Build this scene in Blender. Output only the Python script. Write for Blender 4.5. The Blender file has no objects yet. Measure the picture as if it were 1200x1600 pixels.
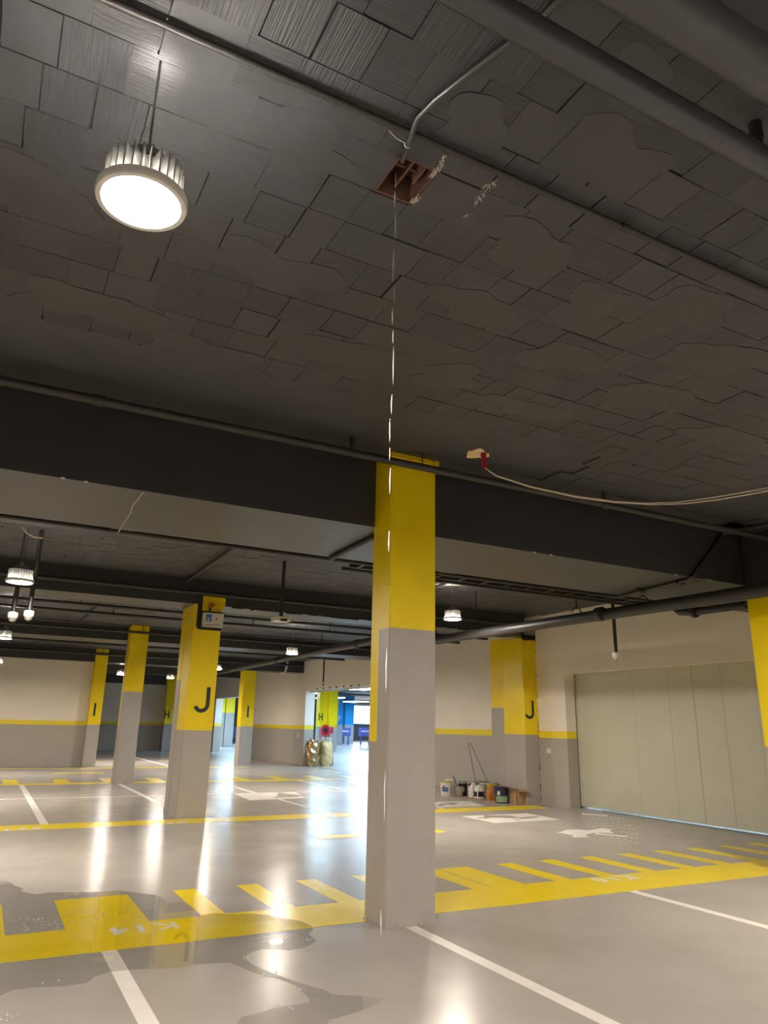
import bpy, math, random
from mathutils import Vector, Matrix
random.seed(7)
scene = bpy.context.scene
COL = scene.collection

# ------------------------------------------------------------------ camera
H = 1.55
F_PX, PITCH, YAW, ROLL = 1135.1, 0.286784, 0.483468, 0.0200912
cp, sp, cy, sy = math.cos(PITCH), math.sin(PITCH), math.cos(YAW), math.sin(YAW)
FWD = Vector((sy * cp, cy * cp, sp))
RT0 = Vector((cy, -sy, 0))
UP0 = RT0.cross(FWD)
RT = math.cos(ROLL) * RT0 + math.sin(ROLL) * UP0
UP = -math.sin(ROLL) * RT0 + math.cos(ROLL) * UP0
cam_d = bpy.data.cameras.new('camera')
cam_d.sensor_fit = 'HORIZONTAL'
cam_d.sensor_width = 36
cam_d.lens = F_PX / 1200 * 36
cam_d.clip_end = 300
cam = bpy.data.objects.new('camera', cam_d)
cam.matrix_world = Matrix(((RT.x, UP.x, -FWD.x, 0), (RT.y, UP.y, -FWD.y, 0), (RT.z, UP.z, -FWD.z, H), (0, 0, 0, 1)))
COL.objects.link(cam)
scene.camera = cam

# ------------------------------------------------------------------ world, light levels, exposure
world = bpy.data.worlds.new('world')
scene.world = world
world.use_nodes = True
world.node_tree.nodes['Background'].inputs[0].default_value = (0.55, 0.75, 1.0, 1)
world.node_tree.nodes['Background'].inputs[1].default_value = 0.5
LAMP_STRENGTH = 500.0
LAMP_COLOUR = (1.0, 0.895, 0.765)
COOL_STRENGTH = 21.0
COOL_COLOUR = (0.50, 0.76, 1.0)
vs = scene.view_settings
vs.view_transform = 'Standard'
vs.look = 'None'
vs.exposure = 0.95
vs.gamma = 1.0
vs.use_curve_mapping = False
try:
    scene.cycles.max_bounces = 10
    scene.cycles.diffuse_bounces = 6
    scene.cycles.sample_clamp_indirect = 6.0
    scene.cycles.use_denoising = True
    scene.cycles.caustics_reflective = False
    scene.cycles.caustics_refractive = False
except Exception:
    pass


# ------------------------------------------------------------------ photo pixel -> point on a known plane of the place
def ray(u, v):
    return RT * ((u - 600) / F_PX) - UP * ((v - 800) / F_PX) + FWD


def on_z(u, v, z=0.0):
    d = ray(u, v)
    return Vector((0, 0, H)) + d * ((z - H) / d.z)


def on_y(u, v, y):
    d = ray(u, v)
    return Vector((0, 0, H)) + d * (y / d.y)


def on_x(u, v, x):
    d = ray(u, v)
    return Vector((0, 0, H)) + d * (x / d.x)


def project(p):
    q = Vector(p) - Vector((0, 0, H))
    w = q.dot(FWD)
    if w < 0.05:
        return None
    return 600 + F_PX * q.dot(RT) / w, 800 - F_PX * q.dot(UP) / w


# ------------------------------------------------------------------ materials
MATS = {}


def mat(name, colour, rough=0.6, metal=0.0, spec=0.5, noise=0.0, nscale=6.0, bump=0.0, bscale=40.0, rvar=0.0, coat=0.0,
        stripes=None, alpha_noise=None):
    m = bpy.data.materials.new(name)
    m.use_nodes = True
    nt = m.node_tree
    b = nt.nodes['Principled BSDF']
    b.inputs['Base Color'].default_value = (*colour, 1)
    b.inputs['Roughness'].default_value = rough
    b.inputs['Metallic'].default_value = metal
    b.inputs['Specular IOR Level'].default_value = spec
    if coat:
        b.inputs['Coat Weight'].default_value = coat
        b.inputs['Coat Roughness'].default_value = 0.12
    geo = nt.nodes.new('ShaderNodeNewGeometry')
    if noise > 0:
        n = nt.nodes.new('ShaderNodeTexNoise')
        n.inputs['Scale'].default_value = nscale
        n.inputs['Detail'].default_value = 6
        n.inputs['Roughness'].default_value = 0.62
        nt.links.new(geo.outputs['Position'], n.inputs['Vector'])
        r = nt.nodes.new('ShaderNodeMapRange')
        r.inputs['From Min'].default_value = 0.25
        r.inputs['From Max'].default_value = 0.75
        r.inputs['To Min'].default_value = 1 - noise
        r.inputs['To Max'].default_value = 1 + noise
        nt.links.new(n.outputs['Fac'], r.inputs['Value'])
        mx = nt.nodes.new('ShaderNodeMix')
        mx.data_type = 'RGBA'
        mx.blend_type = 'MULTIPLY'
        mx.inputs['Factor'].default_value = 1
        mx.inputs['A'].default_value = (*colour, 1)
        nt.links.new(r.outputs['Result'], mx.inputs['B'])
        nt.links.new(mx.outputs['Result'], b.inputs['Base Color'])
        if rvar > 0:
            r2 = nt.nodes.new('ShaderNodeMapRange')
            r2.inputs['From Min'].default_value = 0.3
            r2.inputs['From Max'].default_value = 0.7
            r2.inputs['To Min'].default_value = max(0.02, rough - rvar)
            r2.inputs['To Max'].default_value = rough + rvar
            nt.links.new(n.outputs['Fac'], r2.inputs['Value'])
            nt.links.new(r2.outputs['Result'], b.inputs['Roughness'])
    if bump > 0 or stripes:
        bn = nt.nodes.new('ShaderNodeBump')
        bn.inputs['Strength'].default_value = bump
        bn.inputs['Distance'].default_value = 0.01
        if stripes:
            mp = nt.nodes.new('ShaderNodeMapping')
            sc = {'x': (3, 130, 3), 'y': (130, 3, 3)}[stripes]
            mp.inputs['Scale'].default_value = sc
            nt.links.new(geo.outputs['Position'], mp.inputs['Vector'])
            t = nt.nodes.new('ShaderNodeTexNoise')
            t.inputs['Scale'].default_value = 1.0
            t.inputs['Detail'].default_value = 3
            nt.links.new(mp.outputs['Vector'], t.inputs['Vector'])
        else:
            t = nt.nodes.new('ShaderNodeTexNoise')
            t.inputs['Scale'].default_value = bscale
            t.inputs['Detail'].default_value = 5
            nt.links.new(geo.outputs['Position'], t.inputs['Vector'])
        nt.links.new(t.outputs['Fac'], bn.inputs['Height'])
        nt.links.new(bn.outputs['Normal'], b.inputs['Normal'])
    MATS[name] = m
    return m


def emat(name, colour, strength):
    m = bpy.data.materials.new(name)
    m.use_nodes = True
    nt = m.node_tree
    nt.nodes.clear()
    e = nt.nodes.new('ShaderNodeEmission')
    e.inputs[0].default_value = (*colour, 1)
    e.inputs[1].default_value = strength
    o = nt.nodes.new('ShaderNodeOutputMaterial')
    nt.links.new(e.outputs[0], o.inputs[0])
    MATS[name] = m
    return m


mat('floor_epoxy', (0.41, 0.375, 0.345), 0.215, noise=0.07, nscale=1.3, rvar=0.045, bump=0.07, bscale=26, spec=0.11)
mat('floor_yellow', (0.90, 0.67, 0.0), 0.24, noise=0.05, nscale=3, bump=0.05, bscale=30, spec=0.11)
mat('floor_white', (0.80, 0.75, 0.70), 0.28, noise=0.05, nscale=6, bump=0.03, bscale=30, spec=0.11)
mat('yellow_paint', (0.90, 0.68, 0.0), 0.38, noise=0.05, nscale=4, bump=0.10, bscale=18)
mat('grey_paint', (0.41, 0.38, 0.355), 0.36, noise=0.05, nscale=4, bump=0.10, bscale=18)
mat('wall_white', (0.86, 0.80, 0.70), 0.55, noise=0.04, nscale=1.5, bump=0.05, bscale=14)
mat('wall_grey', (0.42, 0.39, 0.35), 0.5, noise=0.05, nscale=1.5, bump=0.05, bscale=14)
mat('wall_yellow', (0.90, 0.70, 0.02), 0.5)
mat('black_smooth', (0.052, 0.055, 0.063), 0.5, noise=0.18, nscale=2.2, bump=0.12, bscale=9)
mat('black_beam', (0.036, 0.037, 0.039), 0.40, noise=0.15, nscale=2.5, bump=0.08, bscale=8, spec=0.5)
mat('black_block_x', (0.050, 0.053, 0.061), 0.55, noise=0.12, nscale=5, bump=0.8, stripes='x')
mat('black_block_y', (0.050, 0.053, 0.061), 0.55, noise=0.12, nscale=5, bump=0.8, stripes='y')
mat('black_block_s', (0.053, 0.056, 0.064), 0.55, noise=0.15, nscale=4, bump=0.25, bscale=18)
mat('pipe_black', (0.030, 0.029, 0.028), 0.45, noise=0.12, nscale=8)
mat('pipe_grey', (0.062, 0.068, 0.078), 0.32, noise=0.12, nscale=8)
mat('black_plain', (0.02, 0.02, 0.02), 0.5)
mat('letter_black', (0.025, 0.03, 0.03), 0.5)
mat('clay', (0.125, 0.055, 0.042), 0.85, noise=0.35, nscale=18, bump=0.4, bscale=60)
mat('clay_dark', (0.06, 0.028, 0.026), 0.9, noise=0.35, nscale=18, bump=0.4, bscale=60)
mat('torn_plaster', (0.75, 0.70, 0.60), 0.9, noise=0.3, nscale=50)
mat('foam', (0.86, 0.68, 0.42), 0.85, noise=0.35, nscale=60, bump=0.8, bscale=70)
mat('red_tube', (0.42, 0.02, 0.03), 0.35)
mat('wire_white', (0.80, 0.70, 0.55), 0.45)
mat('door_sage', (0.56, 0.555, 0.435), 0.42, noise=0.05, nscale=1.2, spec=0.5)
mat('steel', (0.45, 0.45, 0.43), 0.35, metal=0.9)
mat('dark_steel', (0.18, 0.18, 0.18), 0.4, metal=0.7)
mat('alu_white', (0.72, 0.72, 0.70), 0.4)
mat('plastic_white', (0.78, 0.76, 0.70), 0.35)
mat('plastic_cream', (0.72, 0.70, 0.60), 0.35)
mat('blue_print', (0.07, 0.22, 0.55), 0.4)
mat('navy', (0.02, 0.025, 0.07), 0.35)
mat('dark_can', (0.018, 0.014, 0.02), 0.35)
mat('tin', (0.55, 0.54, 0.50), 0.3, metal=0.8)
mat('lid_yellow', (0.62, 0.46, 0.03), 0.4)
mat('amber', (0.50, 0.20, 0.03), 0.35)
mat('green_label', (0.30, 0.42, 0.22), 0.5)
mat('red_print', (0.60, 0.03, 0.04), 0.4)
mat('cardboard', (0.42, 0.27, 0.14), 0.85, noise=0.12, nscale=12)
mat('wood_stick', (0.22, 0.15, 0.08), 0.6)
mat('gold_foil', (0.50, 0.36, 0.17), 0.28, metal=0.8, noise=0.6, nscale=7, bump=0.6, bscale=12)
mat('silver_foil', (0.75, 0.74, 0.70), 0.28, metal=0.8, noise=0.2, nscale=9)
mat('kraft', (0.60, 0.46, 0.22), 0.7)
mat('red_reel', (0.62, 0.02, 0.03), 0.35)
mat('blue_paint', (0.02, 0.30, 0.72), 0.45)
mat('indigo', (0.10, 0.12, 0.42), 0.5)
mat('hall_grey', (0.38, 0.40, 0.44), 0.45)
mat('crack', (0.012, 0.010, 0.009), 0.9)
emat('lamp_lens', LAMP_COLOUR, LAMP_STRENGTH)
emat('cool_fill', COOL_COLOUR, COOL_STRENGTH)
emat('daylight', (0.80, 0.93, 1.0), 5.0)
emat('red_lamp', (1.0, 0.05, 0.03), 0.8)


def water_mat():
    m = bpy.data.materials.new('water_film')
    m.use_nodes = True
    nt = m.node_tree
    nt.nodes.clear()
    tr = nt.nodes.new('ShaderNodeBsdfTransparent')
    tr.inputs[0].default_value = (0.95, 0.95, 0.94, 1)
    gl = nt.nodes.new('ShaderNodeBsdfGlossy')
    gl.inputs['Roughness'].default_value = 0.012
    fr = nt.nodes.new('ShaderNodeFresnel')
    fr.inputs[0].default_value = 1.36
    mx = nt.nodes.new('ShaderNodeMixShader')
    o = nt.nodes.new('ShaderNodeOutputMaterial')
    g = nt.nodes.new('ShaderNodeNewGeometry')
    mr = nt.nodes.new('ShaderNodeMapRange')
    mr.inputs['To Min'].default_value = 1.36
    mr.inputs['To Max'].default_value = 1 / 1.36
    nt.links.new(g.outputs['Backfacing'], mr.inputs['Value'])
    nt.links.new(mr.outputs['Result'], fr.inputs[0])
    nt.links.new(fr.outputs[0], mx.inputs[0])
    nt.links.new(tr.outputs[0], mx.inputs[1])
    nt.links.new(gl.outputs[0], mx.inputs[2])
    nt.links.new(mx.outputs[0], o.inputs[0])
    MATS['water_film'] = m
    d = bpy.data.materials.new('water_drop')
    d.use_nodes = True
    b = d.node_tree.nodes['Principled BSDF']
    b.inputs['Base Color'].default_value = (0.95, 0.97, 1, 1)
    b.inputs['Roughness'].default_value = 0.08
    b.inputs['IOR'].default_value = 1.33
    b.inputs['Transmission Weight'].default_value = 0.35
    b.inputs['Specular IOR Level'].default_value = 0.8
    MATS['water_drop'] = d


water_mat()


# ------------------------------------------------------------------ mesh building
class MB:
    def __init__(self):
        self.v, self.f = [], []

    def box(self, x0, x1, y0, y1, z0, z1):
        n = len(self.v)
        self.v += [(x0, y0, z0), (x1, y0, z0), (x1, y1, z0), (x0, y1, z0), (x0, y0, z1), (x1, y0, z1), (x1, y1, z1), (x0, y1, z1)]
        self.f += [[n + i for i in q] for q in ((0, 3, 2, 1), (4, 5, 6, 7), (0, 1, 5, 4), (1, 2, 6, 5), (2, 3, 7, 6), (3, 0, 4, 7))]
        return self

    def prism(self, pts, z0, z1):
        """polygon (x, y) extruded along z"""
        n, k = len(self.v), len(pts)
        a = sum(pts[i][0] * pts[(i + 1) % k][1] - pts[(i + 1) % k][0] * pts[i][1] for i in range(k))
        if a < 0:
            pts = pts[::-1]
        self.v += [(p[0], p[1], z0) for p in pts] + [(p[0], p[1], z1) for p in pts]
        self.f.append([n + i for i in range(k)][::-1])
        self.f.append([n + k + i for i in range(k)])
        for i in range(k):
            j = (i + 1) % k
            self.f.append([n + i, n + j, n + k + j, n + k + i])
        return self

    def cyl(self, a, b, r, r2=None, seg=12, caps=True):
        a, b = Vector(a), Vector(b)
        r2 = r if r2 is None else r2
        d = (b - a).normalized()
        t = d.orthogonal().normalized()
        s = d.cross(t)
        n = len(self.v)
        for p, rr in ((a, r), (b, r2)):
            for i in range(seg):
                an = 2 * math.pi * i / seg
                self.v.append(tuple(p + (t * math.cos(an) + s * math.sin(an)) * rr))
        for i in range(seg):
            j = (i + 1) % seg
            self.f.append([n + i, n + j, n + seg + j, n + seg + i])
        if caps:
            self.f.append([n + i for i in range(seg)][::-1])
            self.f.append([n + seg + i for i in range(seg)])
        return self

    def tube(self, pts, r, seg=8):
        pts = [Vector(p) for p in pts]
        n = len(self.v)
        k = len(pts)
        rr = r if isinstance(r, (list, tuple)) else [r] * k
        t = None
        for i, p in enumerate(pts):
            d = (pts[min(i + 1, k - 1)] - pts[max(i - 1, 0)]).normalized()
            if t is None:
                t = d.orthogonal().normalized()
            t = (t - d * t.dot(d)).normalized()
            s = d.cross(t)
            for q in range(seg):
                an = 2 * math.pi * q / seg
                self.v.append(tuple(p + (t * math.cos(an) + s * math.sin(an)) * rr[i]))
        for i in range(k - 1):
            for q in range(seg):
                w = (q + 1) % seg
                self.f.append([n + i * seg + q, n + i * seg + w, n + (i + 1) * seg + w, n + (i + 1) * seg + q])
        self.f.append([n + q for q in range(seg)][::-1])
        self.f.append([n + (k - 1) * seg + q for q in range(seg)])
        return self

    def lathe(self, prof, c=(0, 0, 0), seg=24):
        """profile of (r, z) about a vertical axis through c"""
        n = len(self.v)
        k = len(prof)
        for r, z in prof:
            for q in range(seg):
                an = 2 * math.pi * q / seg
                self.v.append((c[0] + r * math.cos(an), c[1] + r * math.sin(an), c[2] + z))
        for i in range(k - 1):
            for q in range(seg):
                w = (q + 1) % seg
                self.f.append([n + i * seg + q, n + i * seg + w, n + (i + 1) * seg + w, n + (i + 1) * seg + q])
        if prof[0] != prof[-1]:
            self.f.append([n + q for q in range(seg)][::-1])
            self.f.append([n + (k - 1) * seg + q for q in range(seg)])
        return self

    def poly(self, pts):
        n = len(self.v)
        self.v += [tuple(p) for p in pts]
        self.f.append(list(range(n, n + len(pts))))
        return self

    def mesh(self, name, off=(0, 0, 0), smooth=False):
        me = bpy.data.meshes.new(name)
        me.from_pydata([(v[0] - off[0], v[1] - off[1], v[2] - off[2]) for v in self.v], [], self.f)
        me.update()
        if smooth:
            me.shade_smooth()
            try:
                me.set_sharp_from_angle(angle=math.radians(40))
            except Exception:
                pass
        return me


def tag(o, label=None, cat=None, group=None, kind=None):
    if label:
        o['label'] = label
    if cat:
        o['category'] = cat
    if group:
        o['group'] = group
    if kind:
        o['kind'] = kind
    return o


def wloc(o):
    p = Vector((0, 0, 0))
    while o is not None:
        p += o.location
        o = o.parent
    return p


def empty(name, loc, label=None, cat=None, group=None, kind=None):
    o = bpy.data.objects.new(name, None)
    o.empty_display_size = 0.1
    o.location = loc
    COL.objects.link(o)
    return tag(o, label, cat, group, kind)


def obj(name, mb, m, parent=None, label=None, cat=None, group=None, kind=None, smooth=False, loc=None):
    """mb is in world coordinates; loc is where the object's origin goes"""
    base = wloc(parent) if parent is not None else Vector((0, 0, 0))
    org = Vector(loc) if loc is not None else base
    me = mb.mesh(name, org, smooth)
    me.materials.append(MATS[m])
    o = bpy.data.objects.new(name, me)
    o.location = org - base
    COL.objects.link(o)
    if parent is not None:
        o.parent = parent
    return tag(o, label, cat, group, kind)


def dup(root, loc, label=None, group=None):
    r = root.copy()
    COL.objects.link(r)
    r.location = loc
    if label:
        r['label'] = label
    if group:
        r['group'] = group
    for ch in list(root.children):
        c = ch.copy()
        COL.objects.link(c)
        c.parent = r
        for g in ch.children:
            d = g.copy()
            COL.objects.link(d)
            d.parent = c
    return r


def text_part(body, size, matrix, m, parent, name='lettering', depth=0.002, spacing=1.0, offset=0.0):
    cu = bpy.data.curves.new('lettering', 'FONT')
    cu.body = body
    cu.size = size
    cu.extrude = depth
    cu.offset = offset
    cu.align_x = 'CENTER'
    cu.align_y = 'CENTER'
    cu.space_character = spacing
    cu.resolution_u = 4
    tmp = bpy.data.objects.new('tmp', cu)
    COL.objects.link(tmp)
    dg = bpy.context.evaluated_depsgraph_get()
    me = bpy.data.meshes.new_from_object(tmp.evaluated_get(dg))
    bpy.data.objects.remove(tmp)
    bpy.data.curves.remove(cu)
    base = wloc(parent)
    me.transform(Matrix.Translation(-base) @ matrix)
    me.materials.clear()
    me.materials.append(MATS[m])
    me.name = name
    o = bpy.data.objects.new(name, me)
    COL.objects.link(o)
    o.parent = parent
    return o


def frame_matrix(pos, xdir, ydir):
    x, y = Vector(xdir), Vector(ydir)
    z = x.cross(y)
    p = Vector(pos)
    return Matrix(((x.x, y.x, z.x, p.x), (x.y, y.y, z.y, p.y), (x.z, y.z, z.z, p.z), (0, 0, 0, 1)))


def letter(ch, pos, h, parent):
    """bold block letter standing on a column face that looks towards -y; pos is its centre"""
    x, y, z = pos
    s, y0, y1 = h * .155, y - .003, y + .001
    mb = MB()
    if ch == 'I':
        mb.box(x - s / 2, x + s / 2, y0, y1, z - h / 2, z + h / 2)
    elif ch == 'H':
        wd = h * .62
        P = [(-wd / 2, -h / 2), (-wd / 2 + s, -h / 2), (-wd / 2 + s, -s / 2), (wd / 2 - s, -s / 2), (wd / 2 - s, -h / 2), (wd / 2, -h / 2),
             (wd / 2, h / 2), (wd / 2 - s, h / 2), (wd / 2 - s, s / 2), (-wd / 2 + s, s / 2), (-wd / 2 + s, h / 2), (-wd / 2, h / 2)]
    else:
        wd = h * .62
        ro = wd / 2 + s * .1
        cx_, cz_ = wd / 2 - ro, -h / 2 + ro
        P = [(wd / 2, h / 2), (wd / 2 - s, h / 2)]
        P += [(cx_ + (ro - s) * math.cos(a), cz_ + (ro - s) * math.sin(a)) for a in [-math.pi * 1.0 * k / 10 for k in range(11)] if a > -2.95]
        P += [(cx_ + ro * math.cos(a), cz_ + ro * math.sin(a)) for a in [-math.pi * 1.0 * k / 10 for k in range(10, -1, -1)] if a > -2.95]
    if ch != 'I':
        n = len(P)
        mb.v = [(x + p[0], y0, z + p[1]) for p in P] + [(x + p[0], y1, z + p[1]) for p in P]
        mb.f = [list(range(n)), list(range(n, 2 * n))[::-1]] + [[i, i + n, (i + 1) % n + n, (i + 1) % n] for i in range(n)]
    return obj('lettering', mb, 'letter_black', YTOP.get(parent.name, parent))


def floor_text(body, xs, y, m, parent, size=0.29, flip=False):
    for ch, xx in zip(body, xs):
        text_part(ch, size, frame_matrix((xx, y, ZM + .0005), (-1, 0, 0) if flip else (1, 0, 0), (0, -1, 0) if flip else (0, 1, 0)), m, parent, depth=.0006, offset=.007)


# ================================================================== THE SETTING
CZ = 4.05      # underside of the ceiling
XL, XR, YB, YF = -13.0, 48.0, -9.0, 76.0

obj('floor', MB().box(XL, XR, YB, YF, -0.2, 0.0), 'floor_epoxy', kind='structure', label='glossy grey epoxy floor of the car park')

# ceiling slab with the broken hole left open
HX0, HX1, HY0, HY1 = 1.30, 1.51, 2.39, 2.655
SZ = CZ + 0.022
mbc = MB()
mbc.box(XL, HX0, YB, YF, SZ, SZ + 0.3)
mbc.box(HX1, XR, YB, YF, SZ, SZ + 0.3)
mbc.box(HX0, HX1, YB, HY0, SZ, SZ + 0.3)
mbc.box(HX0, HX1, HY1, YF, SZ, SZ + 0.3)
mbc.box(HX0 - .02, HX1 + .02, HY0 - .02, HY1 + .02, SZ + 0.2, SZ + 0.32)
ceiling = obj('ceiling', mbc, 'black_smooth', kind='structure', label='black painted ceiling of rough rectangular blocks')

# ---- ceiling blocks
PIT = 0.2655
ROW0 = HY0 - PIT * 14
widths = (0.21, 0.25, 0.29)
cells = []
rb = random.Random(11)
for r in range(0, 80):
    y0 = ROW0 + r * PIT
    if y0 > 20.9 or y0 < -0.2:
        continue
    yc = y0 + PIT / 2
    if 5.75 < yc < 7.6 or 13.1 < yc < 14.1:
        continue
    has_hole = abs(y0 - HY0) < 0.01
    segs = []
    if has_hole:
        x = HX0
        while x > -4:
            w = rb.choice(widths)
            segs.append((x - w, w))
            x -= w
        x = HX1
    else:
        x = -4 + rb.random() * 0.2
    while x < 11.2:
        w = rb.choice(widths)
        segs.append((x, w))
        x += w
    for (xx, w) in segs:
        # solid strips of slab beside the column and beside the wall carry no blocks
        if 4.75 < yc < 5.8 and xx < 4.4 + 0.35 * math.sin(xx * 3):
            continue
        if yc < 5.8 and 5.3 < yc and rb.random() < 0.5:
            continue
        cells.append((xx, w, y0))
scored = []
for (x0, w, y0) in cells:
    p = [project((x0 + a * w, y0 + b * PIT, CZ)) for a in (0, 1) for b in (0, 1)]
    if any(q is None for q in p):
        scored.append((0, (x0, w, y0)))
        continue
    us, vs_ = [q[0] for q in p], [q[1] for q in p]
    u0, u1, v0, v1 = max(0, min(us)), min(1200, max(us)), max(0, min(vs_)), min(1600, max(vs_))
    scored.append(((u1 - u0) * (v1 - v0) if u1 > u0 and v1 > v0 else 0, (x0, w, y0)))
scored.sort(key=lambda t: -t[0])
block_mesh = {}
for w in widths:
    for m in ('black_block_x', 'black_block_y', 'black_block_s'):
        me = MB().box(-w / 2, w / 2, -PIT / 2, PIT / 2, 0.0, 0.05).mesh('ceiling_block')
        me.materials.append(MATS[m])
        block_mesh[(w, m)] = me
stuff = {m: MB() for m in ('black_block_x', 'black_block_y', 'black_block_s')}
for i, (s, (x0, w, y0)) in enumerate(scored):
    m = rb.choices(('black_block_x', 'black_block_y', 'black_block_s'), (5, 2, 4))[0]
    gx = rb.choice((0.0, 0.0, 0.0, 0.002, 0.004, 0.007, 0.010))
    gy = rb.choice((0.0, 0.0, 0.002, 0.004, 0.007, 0.010))
    dz = rb.choice((0, 0, 0, 0.0015, 0.003, -0.0015))
    ox, oy = rb.uniform(-.3, .3) * gx, rb.uniform(-.3, .3) * gy
    cx, cyy = x0 + w / 2 + ox, y0 + PIT / 2 + oy
    if i < 300 and s > 0:
        o = bpy.data.objects.new('ceiling_block', block_mesh[(w, m)])
        o.location = (cx, cyy, CZ + dz)
        o.scale = ((w - gx) / w, (PIT - gy) / PIT, 1)
        o.rotation_euler = (rb.uniform(-1, 1) * 0.003, rb.uniform(-1, 1) * 0.003, rb.uniform(-1, 1) * 0.006)
        o.parent = ceiling
        COL.objects.link(o)
    else:
        a, b = (w - gx) / 2, (PIT - gy) / 2
        stuff[m].box(cx - a, cx + a, cyy - b, cyy + b, CZ + dz, CZ + 0.05)
for m, mb in stuff.items():
    obj('ceiling_blocks', mb, m, ceiling, kind='stuff')
# smooth slab strips without blocks
strip = MB()
strip.box(-4.5, 4.5, 4.77, 5.98, CZ + 0.003, CZ + 0.04)
strip.box(4.5, 10.9, 5.62, 5.98, CZ + 0.003, CZ + 0.04)
strip.box(-4.5, 11.4, 7.35, 7.62, CZ + 0.003, CZ + 0.04)
strip.box(-4.5, 11.4, 20.9, 44.3, CZ + 0.003, CZ + 0.04)
strip.box(-13, -4.2, -9, 30, CZ + 0.003, CZ + 0.04)
obj('plain_slab', strip, 'black_smooth', ceiling)


def blob(cx, cyy, rx, ry, seed, n=22, rag=0.22):
    g = random.Random(seed)
    ph = [g.uniform(0, 6.28) for _ in range(4)]
    am = [rag * g.uniform(.4, 1) / (k + 1) ** .5 for k in range(4)]
    pts = []
    for i in range(n):
        a = 2 * math.pi * i / n
        s = 1 + sum(am[k] * math.sin((k + 2) * a + ph[k]) for k in range(4)) + g.uniform(-1, 1) * rag * .25
        pts.append((cx + rx * s * math.cos(a), cyy + ry * s * math.sin(a)))
    return pts


# plaster skimmed over the joints, hugging the blocks
for i, (u, v, rx, ry) in enumerate([(960, 250, .24, .20), (880, 560, .34, .17), (740, 480, .26, .2), (690, 730, .6, .2), (1090, 480, .30, .16),
                                    (830, 390, .28, .17), (1010, 620, .42, .18), (830, 640, .36, .16), (560, 560, .40, .22), (430, 420, .32, .20),
                                    (1000, 130, .15, .13), (740, 200, .18, .15), (1130, 560, .36, .2), (330, 560, .45, .25), (150, 480, .4, .22),
                                    (480, 230, .22, .16), (930, 470, .22, .14), (1150, 690, .55, .2), (700, 590, .3, .18), (60, 300, .3, .2)]):
    p = on_z(u, v, CZ)
    z = CZ - 0.0024 - 0.0003 * (i % 3)
    pts = blob(p.x, p.y, rx, ry, 100 + i, n=26, rag=0.26)
    obj('plaster_skim', MB().prism(pts, z, CZ + 0.012), 'black_smooth', ceiling)

# the broken block: clay cavity with webs
cav = MB()
t = 0.012
cav.box(HX0, HX0 + t, HY0, HY1, CZ + 0.004, SZ + 0.2)
cav.box(HX1 - t, HX1, HY0, HY1, CZ + 0.004, SZ + 0.2)
cav.box(HX0, HX1, HY0, HY0 + t, CZ + 0.004, SZ + 0.2)
cav.box(HX0, HX1, HY1 - t, HY1, CZ + 0.004, SZ + 0.2)
cavity = obj('clay_cavity', cav, 'clay', ceiling, label='exposed red clay inside of broken ceiling block')
obj('cavity_top', MB().box(HX0, HX1, HY0, HY1, SZ + 0.13, SZ + 0.21), 'clay_dark', ceiling)
web = MB()
web.box(HX0 + 0.10, HX0 + 0.113, HY0 + .02, HY1 - .02, CZ + 0.055, SZ + 0.14)
web.box(HX0 + .02, HX1 - .01, HY0 + 0.12, HY0 + 0.133, CZ + 0.075, SZ + 0.14)
web.box(HX0 + 0.155, HX0 + 0.166, HY0 + .02, HY0 + .16, CZ + 0.03, SZ + 0.14)
obj('clay_web', web, 'clay', ceiling)
rt = random.Random(5)
for (pts, n) in ([((694, 243), (686, 262), (672, 277)), 46], [((655, 306), (642, 319)), 26], [((776, 283), (764, 291), (752, 306), (742, 318)), 40], [((728, 337), (737, 330)), 8]):
    mb = MB()
    for i in range(int(n * 1.7)):
        s = rt.random() * (len(pts) - 1)
        k = int(s)
        fr = s - k
        u = pts[k][0] * (1 - fr) + pts[k + 1][0] * fr + rt.gauss(0, 2.2)
        v = pts[k][1] * (1 - fr) + pts[k + 1][1] * fr + rt.gauss(0, 1.8)
        p = on_z(u, v, CZ - 0.002)
        a = rt.uniform(0, 6.28)
        L, w = rt.uniform(.004, .014), rt.uniform(.001, .0026)
        dx, dy = math.cos(a), math.sin(a)
        tip = Vector((p.x + dx * L, p.y + dy * L, p.z - rt.uniform(0.002, .014)))
        mb.cyl(p + Vector((0, 0, .006)), tip, w, 0.0006, seg=5)
    obj('torn_plaster', mb, 'torn_plaster', ceiling, kind='stuff')

# ------------------------------------------------------------------ walls
GZ, YZ = 1.375, 1.52


def wall_segments(root, segs):
    """segs: (x0,x1,y0,y1,z0,z1); split at the yellow line into three paints"""
    lo, st, hi = MB(), MB(), MB()
    for (x0, x1, y0, y1, z0, z1) in segs:
        for mb, a, b in ((lo, 0, GZ), (st, GZ, YZ), (hi, YZ, 9)):
            za, zb = max(z0, a), min(z1, b)
            if zb > za + 1e-4:
                mb.box(x0, x1, y0, y1, za, zb)
    if lo.v:
        obj('lower_paint', lo, 'wall_grey', root, label='lower grey paint')
    if st.v:
        obj('yellow_line', st, 'wall_yellow', root, label='yellow dividing line')
    if hi.v:
        obj('upper_paint', hi, 'wall_white', root, label='upper off-white paint')


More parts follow.
